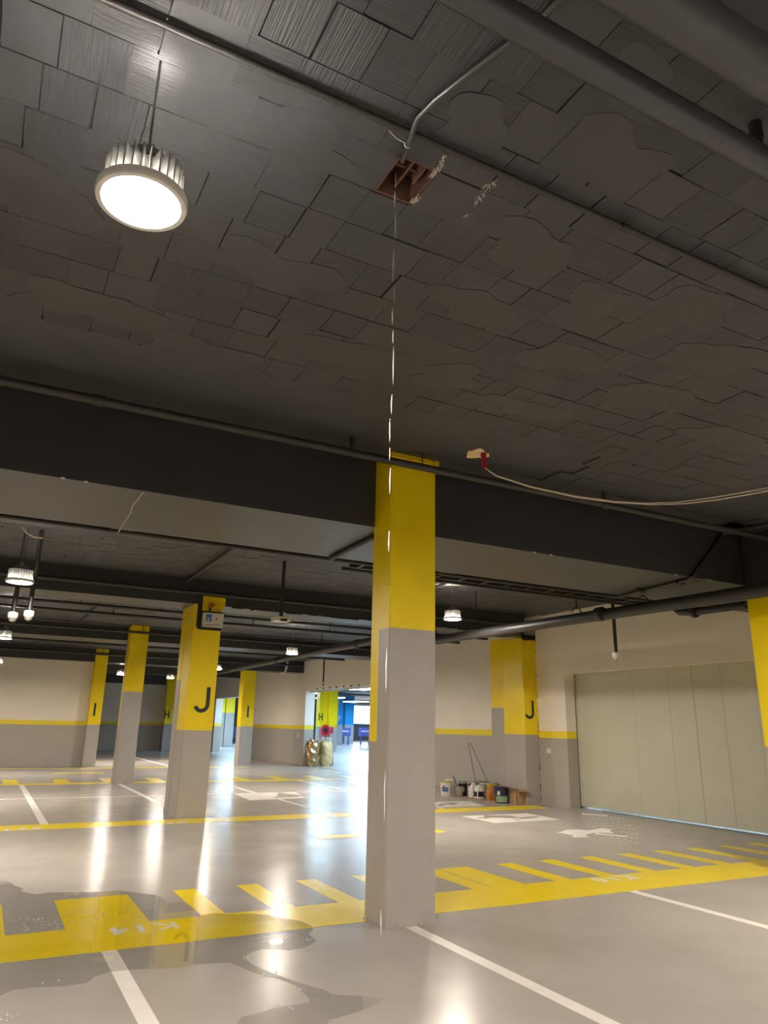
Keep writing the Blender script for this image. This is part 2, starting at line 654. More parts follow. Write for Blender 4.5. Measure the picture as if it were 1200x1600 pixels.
OPZ = 2.86
w = empty('wall_right', (11.45, 14.8, 0), kind='structure', label='far right wall, white over grey with yellow line, two doorways')
OY0, OY1 = 21.6, 28.3
O2A, O2B = 36.9, 41.6
wall_segments(w, [(11.45, 11.85, 14.0, OY0, 0, SZ), (11.45, 11.85, OY1, O2A, 0, SZ), (11.45, 11.85, O2B, 44.3, 0, SZ),
                  (11.45, 11.85, OY0, OY1, OPZ, SZ), (11.45, 11.85, O2A, O2B, OPZ, SZ)])
w = empty('wall_right_near', (10.95, 12.9, 0), kind='structure', label='right wall around the sliding door')
DZ = 2.72
wall_segments(w, [(10.98, 11.25, 12.38, 14.0, 0, SZ), (11.45, 11.85, 12.38, 14.0, 0, SZ), (11.25, 11.45, 12.72, 14.0, 0, SZ), (11.25, 11.45, 12.38, 12.72, 2.92, SZ), (10.98, 11.25, YB, 12.38, DZ, SZ), (11.45, 11.85, YB, 12.38, DZ, SZ), (10.98, 11.85, YB, 1.2, 0, DZ)])
w = empty('wall_back', (-4, 28.85, 0), kind='structure', label='pale wall behind the left columns')
wall_segments(w, [(XL, 3.36, 28.85, 29.15, 0, SZ)])
w = empty('wall_far', (7, 44.3, 0), kind='structure', label='farthest wall in blue daylight')
wall_segments(w, [(3.0, 11.85, 44.3, 44.6, 0, SZ), (3.0, 3.3, 29.15, 44.3, 0, SZ)])
w = empty('wall_left', (XL, 10, 0), kind='structure', label='left wall out of view')
wall_segments(w, [(XL - .3, XL, YB, 29.15, 0, SZ), (XL, 11.85, YB - .3, YB, 0, SZ)])

# neighbouring hall shell
nb = empty('wall_hall', (30, 60, 0), kind='structure', label='walls of the daylit neighbouring hall')
obj('hall_wall', MB().box(XR, XR + .3, YB, YF, 0, SZ).box(11.85, XR, YF, YF + .3, 0, SZ).box(11.85, XR, YB - .3, YB, 0, SZ)
    .box(11.45, 11.85, 44.6, YF, 0, SZ), 'hall_grey', nb)

# ------------------------------------------------------------------ beams
beam = empty('concrete_beam', (3, 6.6, 3.36), 'wide black concrete beam crossing behind the nearest yellow column', 'beam')
obj('beam_body', MB().box(XL, 10.95, 6.03, 7.45, 3.39, SZ), 'black_beam', beam)
obj('beam_body', MB().box(10.95, 11.45, 14.8, 14.9, 3.9, SZ), 'black_beam', beam) if False else None
# white settlement crack on the beam
pts = [on_y(232, 690, 6.026), on_y(227, 735, 6.026), on_y(225, 766, 6.026)]
pts2 = [on_z(224, 769, 3.386), on_z(206, 792, 3.386), on_z(205, 800, 3.386), on_z(195, 815, 3.386), on_z(184, 833, 3.386)]
mb = MB().tube(pts2, 0.0035, 5)
obj('crack_line', mb, 'torn_plaster', beam, label='thin pale crack')
for (u, v) in ((97, 1187 / 6 + 555), (134, 755), (1056, 894), (1078, 897), (1105, 902), (1111, 903), (835, 862), (861, 864)):
    p = on_y(u, v, 6.027)
    obj('paint_chip', MB().prism([(p.x - .014, 6.023), (p.x + .016, 6.023), (p.x + .011, 6.032), (p.x - .012, 6.032)], 3.383, 3.396), 'torn_plaster', beam)
beam = empty('concrete_beam', (3, 13.5, 3.62), 'dark beam over the lettered J columns', 'beam')
obj('beam_body', MB().box(XL, 10.62, 13.22, 14.0, 3.62, SZ), 'black_beam', beam)
mb = MB()
rg = random.Random(3)
x = 3.8
while x < 9.6:
    ww = rg.uniform(.05, .22)
    mb.prism([(x, 13.20), (x + ww, 13.20), (x + ww, 13.26), (x, 13.26)], 3.612 - rg.uniform(0, .025), 3.63)
    x += ww
obj('ragged_edge', mb, 'black_plain', beam)
beam = empty('concrete_beam', (3, 21.9, 3.66), 'dark beam beyond the short grey column row', 'beam')
obj('beam_body', MB().box(XL, 11.45, 21.35, 22.4, 3.70, SZ), 'black_beam', beam)
beam = empty('concrete_beam', (3, 29, 3.6), 'farthest black beam above the back wall', 'beam')
obj('beam_body', MB().box(XL, 11.45, 28.64, 29.4, 3.60, SZ), 'black_beam', beam)
beam = empty('concrete_beam', (8, 36, 3.6), 'black beam in the distance before the far wall', 'beam')
obj('beam_body', MB().box(3.3, 11.45, 43.7, 44.3, 3.6, SZ).box(3.3, 11.45, 36.2, 36.9, 3.72, SZ), 'black_beam', beam)


# ------------------------------------------------------------------ columns
def rect(x0, x1, y0, y1, c=0.012, front=True, back=True):
    p = []
    p += [(x0 + c, y0), (x1 - c, y0), (x1, y0 + c)] if front else [(x0, y0), (x1, y0)]
    p += [(x1, y1 - c), (x1 - c, y1), (x0 + c, y1), (x0, y1 - c)] if back else [(x1, y1), (x0, y1)]
    if front:
        p += [(x0, y0 + c)]
    return p


YTOP = {}


def column(label, x0, x1, y0, y1, ysplit, grey_front, grey_back, ztop=None, group=None):
    ztop = SZ if ztop is None else ztop
    c = empty('concrete_column', ((x0 + x1) / 2, (y0 + y1) / 2, 0), label, 'column', group)
    g, yl = MB(), MB()
    A, B = rect(x0, x1, y0, ysplit, front=True, back=False), rect(x0, x1, ysplit, y1, front=False, back=True)
    g.prism(A, 0, grey_front)
    g.prism(B, 0, grey_back)
    yl.prism(A, grey_front, ztop)
    yl.prism(B, grey_back, ztop)
    obj('grey_base', g, 'grey_paint', c)
    YTOP[c.name] = obj('yellow_top', yl, 'yellow_paint', c)
    return c


c = column('nearest tall square column, yellow above grey, standing in the foreground', 3.07, 3.555, 5.70, 6.06, 5.90, 2.395, 1.42)
# rough plaster foot and the yellow fillet against the ceiling
mb = MB()
rg = random.Random(8)
for (xa, ya, xb, yb) in ((3.07, 5.70, 3.555, 5.70), (3.07, 6.06, 3.07, 5.70)):
    n = 14
    for i in range(n):
        f0, f1 = i / n, (i + 1) / n
        h = rg.uniform(.006, .028)
        d = rg.uniform(.004, .016)
        ax, ay = xa + (xb - xa) * f0, ya + (yb - ya) * f0
        bx_, by_ = xa + (xb - xa) * f1, ya + (yb - ya) * f1
        if ya == yb:
            mb.prism([(ax, ay - d), (bx_, by_ - d), (bx_, by_ + .01), (ax, ay + .01)], 0, h)
        else:
            mb.prism([(ax - d, ay), (bx_ - d, by_), (bx_ + .01, by_), (ax + .01, ay)], 0, h)
obj('plaster_foot', mb, 'grey_paint', c)
mb = MB()
mb.prism([(3.055, 5.675), (3.49, 5.675), (3.49, 5.72), (3.055, 5.72)], CZ - .045, CZ + .004)
mb.prism([(3.515, 5.675), (3.58, 5.675), (3.58, 5.72), (3.515, 5.72)], CZ - .045, CZ + .004)
obj('ceiling_fillet', mb, 'yellow_paint', c)
mb = MB()
mb.tube([on_y(600, 914, 5.698), on_y(622, 914, 5.698), on_y(650, 920, 5.698), on_y(675, 924, 5.698)], 0.003, 5)
obj('paint_ridge', mb, 'yellow_paint', c)

cj = column('column lettered J with an alarm box near its top, left of the nearest column', 3.105, 3.61, 13.20, 13.78, 13.75, 1.42, 1.42, ztop=3.62)
mb1, mb2 = MB(), MB()
mb1.prism(rect(3.10, 3.60, 13.80, 14.12), 0, 2.30)
mb2.prism(rect(3.10, 3.60, 13.80, 14.12), 2.30, 3.62)
obj('grey_base', mb1, 'grey_paint', cj)
obj('yellow_top', mb2, 'yellow_paint', cj)
obj('letter', MB(), 'letter_black', cj) if False else None
XA, YA, ZA = (1, 0, 0), (0, 1, 0), (0, 0, 1)
letter('J', on_y(316, 1093.5, 13.198), 0.44, cj)
# black painted angle and yellow patch on the beam face
mb = MB()
P = [(3.61, 3.16), (3.61, 3.50), (3.235, 3.50), (3.235, 3.80), (3.155, 3.80)]
P += [(3.225 - .07 * math.cos(a), 3.23 - .07 * math.sin(a)) for a in [math.pi / 2 * k / 5 for k in range(6)]]
n = len(P)
mb.v = [(p[0], 13.192, p[1]) for p in P] + [(p[0], 13.221, p[1]) for p in P]
mb.f = [list(range(n)), list(range(n, 2 * n))[::-1]] + [[i, i + n, (i + 1) % n + n, (i + 1) % n] for i in range(n)]
obj('black_painted_angle', mb, 'black_plain', cj)
mb = MB()
pat = [(3.235, 3.50), (3.60, 3.50), (3.605, 3.575), (3.65, 3.62), (3.655, 3.745), (3.64, 3.765), (3.235, 3.775)]
n = len(pat)
mb.v = [(p[0], 13.19, p[1]) for p in pat] + [(p[0], 13.225, p[1]) for p in pat]
mb.f = [list(range(n)), list(range(n, 2 * n))[::-1]] + [[i, i + n, (i + 1) % n + n, (i + 1) % n] for i in range(n)]
obj('yellow_patch', mb, 'yellow_paint', cj)

column('slim column with grey front standing between the I and J columns at left', 3.235, 3.715, 20.85, 21.30, 21.10, 2.31, 1.42)
ci = column('column lettered I at the end of the pale back wall', 3.30, 3.735, 28.50, 28.95, 28.90, 1.405, 1.405)
letter('I', on_y(148, 1108.5, 28.496), 0.44, ci)
ci = column('column lettered I under the pipe, in front of the right wall', 9.04, 9.56, 29.05, 29.55, 29.5, 1.44, 1.44)
letter('I', on_y(387.5, 1112, 29.046), 0.44, ci)
obj('capital', MB().box(9.0, 9.60, 29.0, 29.3, 3.62, 3.80), 'yellow_paint', ci)
ci = column('farthest column lettered H seen in blue light between columns', 9.02, 9.55, 43.20, 43.70, 43.65, 1.42, 1.42)
letter('H', on_y(261, 1116.5, 43.19), 0.44, ci)

# column at the right wall lettered J, with its flat pilaster
cw = empty('wall_column', (10.8, 13.7, 0), 'wall column lettered J in the right corner behind the paint cans', 'column')
g, yl = MB(), MB()
g.prism(rect(10.59, 10.99, 13.30, 14.03), 0, 1.435)
yl.prism(rect(10.59, 10.99, 13.30, 14.03), 1.435, 3.55)
g.prism(rect(10.74, 11.45, 14.03, 14.23, c=.004), 0, 1.435)
yl.prism(rect(10.74, 11.45, 14.03, 14.23, c=.004), 1.435, 3.60)
g.prism(rect(10.74, 11.45, 14.23, 14.72, c=.004), 0, 2.02)
yl.prism(rect(10.74, 11.45, 14.23, 14.72, c=.004), 2.02, 3.62)
obj('grey_base', g, 'grey_paint', cw)
YTOP[cw.name] = obj('yellow_top', yl, 'yellow_paint', cw)
letter('J', on_y(827.5, 1109, 13.296), 0.40, cw)
mb = MB()
rg = random.Random(12)
z = 0.0
while z < 3.9:
    h = rg.uniform(.03, .12)
    a, b = 10.985 + rg.uniform(-.016, .006), 11.01 + rg.uniform(-.006, .016)
    mb.box(a, b, 13.292, 13.31, z, z + h)
    z += h
obj('joint_gap', mb, 'crack', cw, label='ragged dark joint between column and wall')
mb = MB()
for i in range(26):
    x = 10.60 + i * .0145
    mb.box(x, x + .015, 13.285, 13.32, 3.53 - rg.uniform(0, .05), 3.62)
obj('ragged_top', mb, 'crack', cw)

cr = empty('concrete_column', (8.7, 5.6, 0), 'yellow and black column cut off by the right edge of the photo', 'column')
A, B = rect(8.45, 8.95, 5.20, 5.62, back=False), rect(8.45, 8.95, 5.62, 6.02, front=False)
obj('grey_base', MB().prism(A, 0, 2.395).prism(B, 0, 1.40), 'grey_paint', cr)
obj('yellow_top', MB().prism(A, 2.395, 3.20).prism(B, 1.40, 3.20), 'yellow_paint', cr)
obj('black_head', MB().prism(rect(8.45, 8.95, 5.20, 6.02), 3.20, SZ), 'black_beam', cr)

# ------------------------------------------------------------------ sliding door and doorway tracks
door = empty('sliding_door', (11.32, 9, 0), 'large closed sage green sliding fire door in the right wall', 'door')
DP = []
ys = [12.62, 12.34, 11.55, 10.75, 9.88, 9.32, 8.72, 8.08, 7.2, 6.3, 5.4, 4.5, 3.6, 2.7, 1.9]
for i in range(len(ys) - 1):
    g = 0.0035 if ys[i] in (9.32, 9.88) else 0.0012
    DP.append(None)
    DP[-1] = obj('door_panel', MB().box(11.29 + (.0006 if i % 2 else 0), 11.36, ys[i + 1] + g, ys[i] - g, 0.035, 2.86), 'door_sage', door)
obj('door_core', MB().box(11.315, 11.35, 1.9, 12.6, 0.04, 2.85), 'dark_steel', door)
p = on_x(896.5, 1173, 11.285)
h = obj('handle_plate', MB().box(11.278, 11.295, p.y - .055, p.y + .055, 1.05, 1.27), 'dark_steel', DP[0], label='recessed steel handle')
mb = MB().box(11.25, 11.36, OY0 - .2, OY1, 0.0, 0.006)
obj('floor_track', MB().box(11.52, 11.56, OY0, OY1, 0, 0.006), 'dark_steel', None, 'thin dark floor track across the open doorway', 'track')
tr = empty('door_track', (11.4, 25, 2.8), 'overhead sliding track fixed above the open doorway', 'track')
obj('rail', MB().box(11.6, 11.72, OY0, OY1, OPZ - .05, OPZ), 'steel', tr)
for k in range(7):
    y = 23.4 + k * .62
    obj('bolt', MB().cyl((11.40, y, OPZ + .045), (11.455, y, OPZ + .045), .03, seg=8), 'dark_steel', tr)
# small switch on the wall beside the door
p = on_x(859, 1173.5, 10.98)
s = empty('wall_switch', (10.94, p.y, p.z), 'small white switch box on the grey wall beside the sliding door', 'switch')
obj('box', MB().box(10.94, 10.98, p.y - .05, p.y + .05, p.z - .05, p.z + .05), 'plastic_white', s)
obj('rocker', MB().box(10.932, 10.942, p.y - .022, p.y + .022, p.z - .03, p.z + .03), 'plastic_cream', s)
obj('stain', MB().box(10.978, 10.981, p.y + .02, p.y + .04, p.z - .16, p.z - .05), 'amber', s)
p = on_x(465, 1149, 11.45)
s = empty('wall_socket', (11.44, p.y, p.z), 'tiny white socket on the grey wall left of the open doorway', 'switch')
obj('box', MB().box(11.40, 11.45, p.y - .09, p.y + .09, p.z - .09, p.z + .09), 'plastic_white', s)
obj('socket_face', MB().box(11.39, 11.402, p.y - .02, p.y + .06, p.z - .06, p.z + .06), 'dark_steel', s)

# ================================================================== FLOOR MARKINGS
ZM = 0.0015
kst = empty('yellow_floor_stripe', (5, 6.3, 0), 'wide toothed yellow stripe with K14 and K16 across the foreground', 'floor marking')
kband = obj('band', MB().box(XL + 1, 10.9, 5.985, 6.68, 0.0003, ZM), 'floor_yellow', kst)
tooth = [(-5.49 + .63 * k, -5.28 + .63 * k) for k in range(10)] + [(.81, 1.44), (1.86, 2.07), (2.49, 2.70), (3.12, 3.33), (3.75, 3.96), (4.60, 4.835), (4.85, 5.25)]
tooth += [(5.67 + .645 * k, 5.89 + .645 * k) for k in range(8)]
for a, b in tooth:
    obj('tooth', MB().box(a, b, 6.68, 7.735, 0.0003, ZM), 'floor_yellow', kst)
NX, NY = (-1, 0, 0), (0, -1, 0)
floor_text('K14', (1.535, 1.335, 1.175), 6.495, 'floor_white', kband, .30, True)
floor_text('K16', (6.56, 6.35, 6.16), 6.535, 'floor_white', kband, .30, True)
jst = empty('yellow_floor_stripe', (5, 12.85, 0), 'long yellow stripe with J36 passing the foot of the lettered J column', 'floor marking')
jband = obj('band', MB().box(XL + 1, 10.6, 12.55, 13.14, 0.0003, ZM), 'floor_yellow', jst)
for s_, xx in (('J36', .76), ('J38', 2.9), ('J40', 5.56)):
    floor_text(s_, (xx - .19, xx, xx + .19), 12.69, 'floor_white', jband, .30)
ist = empty('yellow_floor_stripe', (3, 21, 0), 'toothed yellow stripe behind the white parking lines', 'floor marking')
obj('band', MB().box(-12, 10.9, 20.85, 21.35, 0.0003, ZM), 'floor_yellow', ist)
for k in range(14):
    a = -4.1 + k * 1.2
    obj('tooth', MB().box(a, a + .36, 21.35, 22.65, 0.0003, ZM), 'floor_yellow', ist)
obj('yellow_floor_stripe', MB().box(-12, 9.0, 27.4, 27.75, 0.0003, ZM), 'floor_yellow', None, 'thin farthest yellow stripe in front of the pale back wall', 'floor marking')
obj('yellow_floor_dash', MB().box(2.1, 3.6, 25.0, 25.35, 0.0003, ZM), 'floor_yellow', None, 'short yellow dash in the distant lane left of the slim column', 'floor marking')
obj('yellow_floor_dash', MB().box(4.5, 6.6, 10.28, 10.60, 0.0003, ZM), 'floor_yellow', None, 'yellow dash in the near lane beside the nearest column', 'floor marking')
for x0, y0, y1, ww, lab in ((1.03, 1.0, 5.985, .105, 'white parking line starting below K14 in the foreground'),
                            (3.31, 1.0, 5.69, .105, 'white parking line running from the foot of the nearest column'),
                            (6.06, 1.0, 5.985, .105, 'white parking line below K16 at the right'),
                            (1.09, 13.15, 20.85, .12, 'white parking line beyond J36 at far left'),
                            (3.35, 14.15, 20.84, .12, 'white parking line between the J column and the slim column'),
                            (5.90, 13.15, 20.85, .12, 'white parking line crossing the white floor pictogram'),
                            (8.35, 13.15, 20.85, .12, 'white parking line beside the orange floor pictogram'),
                            (6.30, 28.2, 36.0, .14, 'farthest white line seen between the back columns')):
    obj('white_floor_line', MB().box(x0 - ww / 2, x0 + ww / 2, y0, y1, 0.0003, ZM), 'floor_white', None, lab, 'floor marking')
obj('white_floor_line', MB().box(-12, 8.9, 17.27, 17.37, 0.0003, ZM + .0004), 'floor_white', None, 'long white line dividing the two parking rows crosswise', 'floor marking')


def floor_poly(px, z0, z1):
    return MB().prism([tuple(on_z(u, v)[:2]) for u, v in px], z0, z1)


pc = empty('floor_pictogram', (8.75, 11.45, 0), 'white rectangle with a grey figure painted in the near right lane', 'floor marking')
obj('white_panel', MB().prism([(8.0, 10.93), (9.49, 10.93), (9.5, 11.96), (8.0, 11.96)], 0.0003, ZM), 'floor_white', pc)
q = [(300, 122), (400, 128), (580, 130), (680, 148), (760, 143), (895, 138), (880, 146), (770, 162), (700, 166), (610, 149), (590, 157), (400, 151), (320, 160), (230, 156), (240, 149), (315, 148)]
obj('grey_figure', floor_poly([(710 + a / 6.667, 1255 + b / 6.667) for a, b in q], ZM, ZM + .0008), 'floor_epoxy', pc)
obj('grey_line', floor_poly([(799, 1278), (801, 1277.4), (814, 1283.2), (812.5, 1283.6)], ZM, ZM + .0008), 'floor_epoxy', pc)
pc = empty('floor_pictogram', (9.0, 13.9, 0), 'white floor panel with a grey figure beside the paint cans', 'floor marking')
obj('white_panel', MB().prism([(8.1, 13.35), (9.55, 13.35), (9.75, 14.35), (8.1, 14.4)], 0.0003, ZM), 'floor_white', pc)
obj('grey_figure', floor_poly([(682, 1258.5), (692, 1255.5), (705, 1254.3), (717, 1255), (708, 1258.2), (698, 1256.6), (690, 1260)], ZM, ZM + .0008), 'floor_epoxy', pc)
pc = empty('floor_pictogram', (6.0, 16.6, 0), 'white angular pictogram on the floor right of the lettered J column', 'floor marking')
S = lambda L: [(340 + a / 5, 1210 + b / 5) for a, b in L]
obj('white_body', floor_poly(S([(120, 149), (470, 140), (470, 168), (420, 184), (250, 204)]), ZM + .0005, ZM + .001), 'floor_white', pc)
obj('white_tail', floor_poly(S([(250, 204), (430, 182), (630, 176), (640, 168), (720, 184), (520, 193)]), ZM + .0005, ZM + .001), 'floor_white', pc)
obj('white_point', floor_poly(S([(470, 140), (600, 137), (655, 161), (540, 152)]), ZM + .0005, ZM + .001), 'floor_white', pc)
pc = empty('floor_pictogram', (8.5, 19, 0), 'small orange mark on the floor beside the nearest column', 'floor marking')
obj('orange_body', floor_poly(S([(1015, 80), (1140, 78), (1142, 112), (1100, 104)]), ZM + .0005, ZM + .001), 'amber', pc)
pc = empty('floor_pictogram', (8.8, 9.2, 0), 'white figure with a ring of small painted dots of projected light on the floor before the sliding door', 'floor marking')
S = lambda L: [(860 + a / 8, 1270 + b / 8) for a, b in L]
obj('white_body', floor_poly(S([(70, 242), (130, 238), (190, 216), (330, 208), (480, 220), (560, 205), (640, 192), (700, 200), (800, 206), (730, 216), (795, 258), (720, 252), (560, 250), (440, 272), (480, 305), (300, 310), (272, 296), (290, 282), (180, 262)]), 0.0003, ZM), 'floor_white', pc)
obj('white_staff', floor_poly(S([(560, 252), (880, 284), (970, 290), (968, 300), (880, 298), (560, 266)]), 0.0003, ZM), 'floor_white', pc)
dots = MB()  # spots of projected light, painted as flat white discs
for a, b in [(610, 62), (685, 52), (765, 58), (847, 78), (548, 82), (625, 98), (697, 90), (777, 95), (857, 120), (927, 113), (505, 120), (572, 128), (650, 138), (714, 126), (787, 132), (858, 158), (930, 158), (993, 158), (483, 166), (543, 172), (610, 168), (685, 176), (756, 164), (838, 188), (920, 198), (985, 208), (1045, 210), (895, 238), (955, 246), (1017, 262), (1076, 264), (570, 276), (665, 308), (628, 324), (760, 312), (733, 343), (845, 320), (810, 361), (880, 356), (935, 334), (1018, 316), (1083, 320), (990, 358), (1065, 370), (940, 390), (870, 398)]:
    p = on_z(860 + a / 8, 1270 + b / 8)
    dots.cyl((p.x, p.y, .0003), (p.x, p.y, ZM + .001), .024, seg=8)
obj('dots', dots, 'floor_white', pc, kind='stuff')
p0, p1 = on_z(914, 1273), on_z(950, 1276)
br = empty('metal_bar', p0, 'thin pale metal bar lying on the floor by the sliding door', 'bar')
obj('bar', MB().tube([p0 + Vector((.02, .10, .012)), p0 + Vector((0, 0, .012)), p1 + Vector((0, 0, .012)), p1 + Vector((.05, .02, .012))], .012, 6), 'alu_white', br)

# ---- water on the floor
W1 = [(-90, 1372), (0, 1377), (15, 1378), (22, 1384), (37, 1389), (32, 1393), (55, 1398), (80, 1395), (150, 1394), (187, 1392), (225, 1397), (244, 1399), (256, 1405),
      (262, 1412), (285, 1410), (302, 1417), (314, 1431), (336, 1427), (355, 1429), (390, 1428), (420, 1430), (435, 1435), (452, 1437), (470, 1440), (485, 1446), (490, 1452), (482, 1460),
      (494, 1471), (486, 1476), (477, 1481), (452, 1486), (440, 1485), (410, 1484), (390, 1490), (380, 1497), (388, 1503), (397, 1509), (412, 1516), (436, 1525), (460, 1534), (484, 1541), (507, 1548),
      (520, 1555), (560, 1557), (600, 1561), (590, 1569), (565, 1580), (540, 1588), (515, 1595), (490, 1640), (380, 1660), (368, 1605), (377, 1590), (400, 1585), (432, 1575), (465, 1570),
      (484, 1567), (482, 1560), (472, 1551), (462, 1541), (435, 1531), (395, 1521), (377, 1512), (357, 1505), (330, 1506), (300, 1508), (275, 1514), (217, 1515), (175, 1519), (150, 1526), (135, 1537),
      (100, 1542), (50, 1544), (20, 1548), (0, 1557), (-90, 1575)]
obj('water_puddle', MB().poly([(*on_z(u, v)[:2], ZM + .002) for u, v in W1][::-1]), 'water_film', None, 'shallow mirror-like water puddle over the yellow K14 stripe', 'puddle')
rim = MB()
rg = random.Random(21)
for (u, v) in W1[1:]:
    pass
for (u, v, n, s_) in ((60, 1445, 26, 30), (130, 1430, 16, 34), (480, 1470, 8, 8), (385, 1497, 7, 5), (425, 1522, 8, 16), (470, 1548, 6, 8), (440, 1573, 8, 22), (100, 1543, 8, 40), (20, 1590, 8, 20)):
    for i in range(n):
        p = on_z(u + rg.uniform(-1, 1) * s_, v + rg.uniform(-1, 1) * s_ * .35)
        r = rg.uniform(.003, .008)
        rim.lathe([(r, 0), (r * .8, r * .5), (r * .3, r * .75)], (p.x, p.y, ZM + .002), 7)
obj('water_bubbles', rim, 'water_drop', None, 'tiny water bubbles scattered along the puddle edge', 'droplets', kind='stuff')
# trickle falling from the broken block
DX, DY = 1.362, 2.545
dr = empty('water_trickle', (DX, DY, 0), 'thin broken trickle of water falling from the hole in the ceiling', 'water')
rg = random.Random(4)
z = CZ + 0.05
while z > 0.3:
    L = rg.uniform(.06, .20) if z > 2.2 else rg.uniform(.08, .2)
    gap = rg.uniform(.006, .05) if z > 2.6 else rg.uniform(.15, .42)
    ox, oy = rg.uniform(-.004, .004), rg.uniform(-.004, .004)
    r = rg.uniform(.0020, .0040) if z > 2.6 else rg.uniform(.0018, .0030)
    P = [(DX + ox + rg.uniform(-.001, .001), DY + oy, z - L * k / 5) for k in range(6)]
    obj('water_streak', MB().tube(P, [r * .15, r * .8, r, r * .9, r * .7, r * .1], 6), 'water_drop', dr, smooth=True)
    z -= L + gap

# ================================================================== LAMPS
LZ = 0.0
lamp0 = empty('high_bay_lamp', (0, 0, 0), 'x', 'lamp', 'LED high bay lamps')
obj('lens', MB().lathe([(0.002, 0.002), (0.138, 0.004), (0.138, 0.010)], seg=32), 'lamp_lens', lamp0)
obj('rim', MB().lathe([(0.141, 0.0), (0.160, 0.0), (0.164, 0.012), (0.162, 0.034), (0.138, 0.040), (0.138, 0.012), (0.141, 0.0)], seg=36), 'alu_white', lamp0, smooth=True)
hs = MB().lathe([(0.085, 0.036), (0.085, 0.15), (0.06, 0.165)], seg=20)
for k in range(28):
    a = 2 * math.pi * k / 28
    dx, dy = math.cos(a), math.sin(a)
    tx, ty = -dy * .003, dx * .003
    r0, r1 = .08, .140
    hs.prism([(dx * r0 + tx, dy * r0 + ty), (dx * r1 + tx, dy * r1 + ty), (dx * r1 - tx, dy * r1 - ty), (dx * r0 - tx, dy * r0 - ty)], .036, .155)
hsk = obj('heat_sink', hs, 'steel', lamp0)
obj('driver_cap', MB().lathe([(0.075, 0.165), (0.07, 0.205), (0.02, 0.215)], seg=20), 'pipe_grey', hsk, smooth=True)
obj('eye_bolt', MB().lathe([(0.012, .21), (.012, .24), (.004, .245)], seg=8), 'steel', hsk)
cable0 = obj('suspension_cable', MB().cyl((0, 0, .24), (0, 0, .70), .005, seg=6), 'dark_steel', lamp0)
lamps = [((0.235, 2.42, 3.38), 'large glowing round lamp hanging nearest, at the upper left'),
         ((0.155, 9.85, 3.15), 'finned round lamp hanging at the left edge above two dome cameras'),
         ((7.05, 10.75, 3.375), 'finned round lamp hanging right of the nearest column'),
         ((0.14, 17.0, 3.13), 'round lamp cut off by the left edge, lowest on that side'),
         ((6.80, 17.9, 3.29), 'round lamp beside the thick pipe left of the nearest column'),
         ((6.80, 24.9, 3.29), 'small distant lamp peeking out right of the lettered J column'),
         ((6.55, 31.0, 3.26), 'far lamp hanging above the H column'),
         ((4.45, 29.9, 3.25), 'dim far lamp between the I column and the slim column')]
extra = [((7.05, 3.30, 3.36), 'lamp beyond the right edge'), ((4.3, -1.6, 3.36), 'added fill lamp above the viewer'), ((-6.4, 2.4, 3.36), 'lamp beyond the left edge'), ((-6.4, 9.9, 3.2), 'second lamp beyond the left edge'),  # the one above the viewer is added to brighten camera-side faces
         ((0.24, -5.0, 3.36), 'lamp behind the viewer'), ((7.0, -4.6, 3.36), 'second lamp behind the viewer'), ((-6.4, 17.2, 3.2), 'third lamp beyond the left edge'),
         ((0.14, 24.5, 3.13), 'far lamp beyond the left edge'), ((-6.4, -5, 3.36), 'third lamp behind the viewer')]
for i, (p, lab) in enumerate(lamps + extra):
    if i == 0:
        lamp0.location = p
        lamp0['label'] = lab
    else:
        dup(lamp0, p, lab)

# added cool fill panels standing in for daylight in the neighbouring hall
strip0 = empty('daylight_fill_panel', (0, 0, 0), 'x', 'lamp', 'added fill panels of the neighbouring hall')
obj('tube', MB().box(-.6, .6, -1.4, 1.4, 0.0, 0.03), 'cool_fill', strip0)
obj('housing', MB().box(-.64, .64, -1.45, 1.45, 0.03, 0.10), 'alu_white', strip0)
obj('hanger', MB().cyl((0, -1, .1), (0, -1, .45), .008, seg=6).cyl((0, 1, .1), (0, 1, .45), .008, seg=6), 'dark_steel', strip0)
sl = [(14.2, 26), (14.2, 33), (14.2, 40), (18.5, 37), (18.5, 46), (23, 42), (23, 52), (28, 48), (28, 58), (33, 62), (14.2, 48), (17, 56), (14.0, 10.5), (14.0, 6.5), (14.0, 18)]
for i, (x, y) in enumerate(sl):
    if i == 0:
        strip0.location = (x, y, 3.50)
        strip0['label'] = 'added cool fill panel imitating daylight under the ceiling of the hall beyond the doorway'
    else:
        dup(strip0, (x, y, 3.50), 'added cool fill panel imitating daylight under the ceiling of the hall beyond the doorway')

# ================================================================== PIPES AND SERVICES
def xpipe(label, y, z, r, x0, x1, hang=(), m='pipe_black', couplings=(), name='ceiling_pipe', cat='pipe', seg=14, top=None):
    p = empty(name, ((x0 + x1) / 2, y, z), label, cat)
    obj('pipe_run', MB().cyl((x0, y, z), (x1, y, z), r, seg=seg), m, p, smooth=True)
    for x in couplings:
        obj('coupling', MB().cyl((x - r * 1.2, y, z), (x + r * 1.2, y, z), r * 1.28, seg=seg), m, p, smooth=True)
    for x in hang:
        hb = MB().cyl((x, y, z + r * .6), (x, y, top or CZ + .01), max(.008, r * .22), seg=6)
        hb.cyl((x - .012, y, z), (x + .012, y, z), r * 1.18, seg=seg)
        obj('hanger', hb, m, p)
    return p


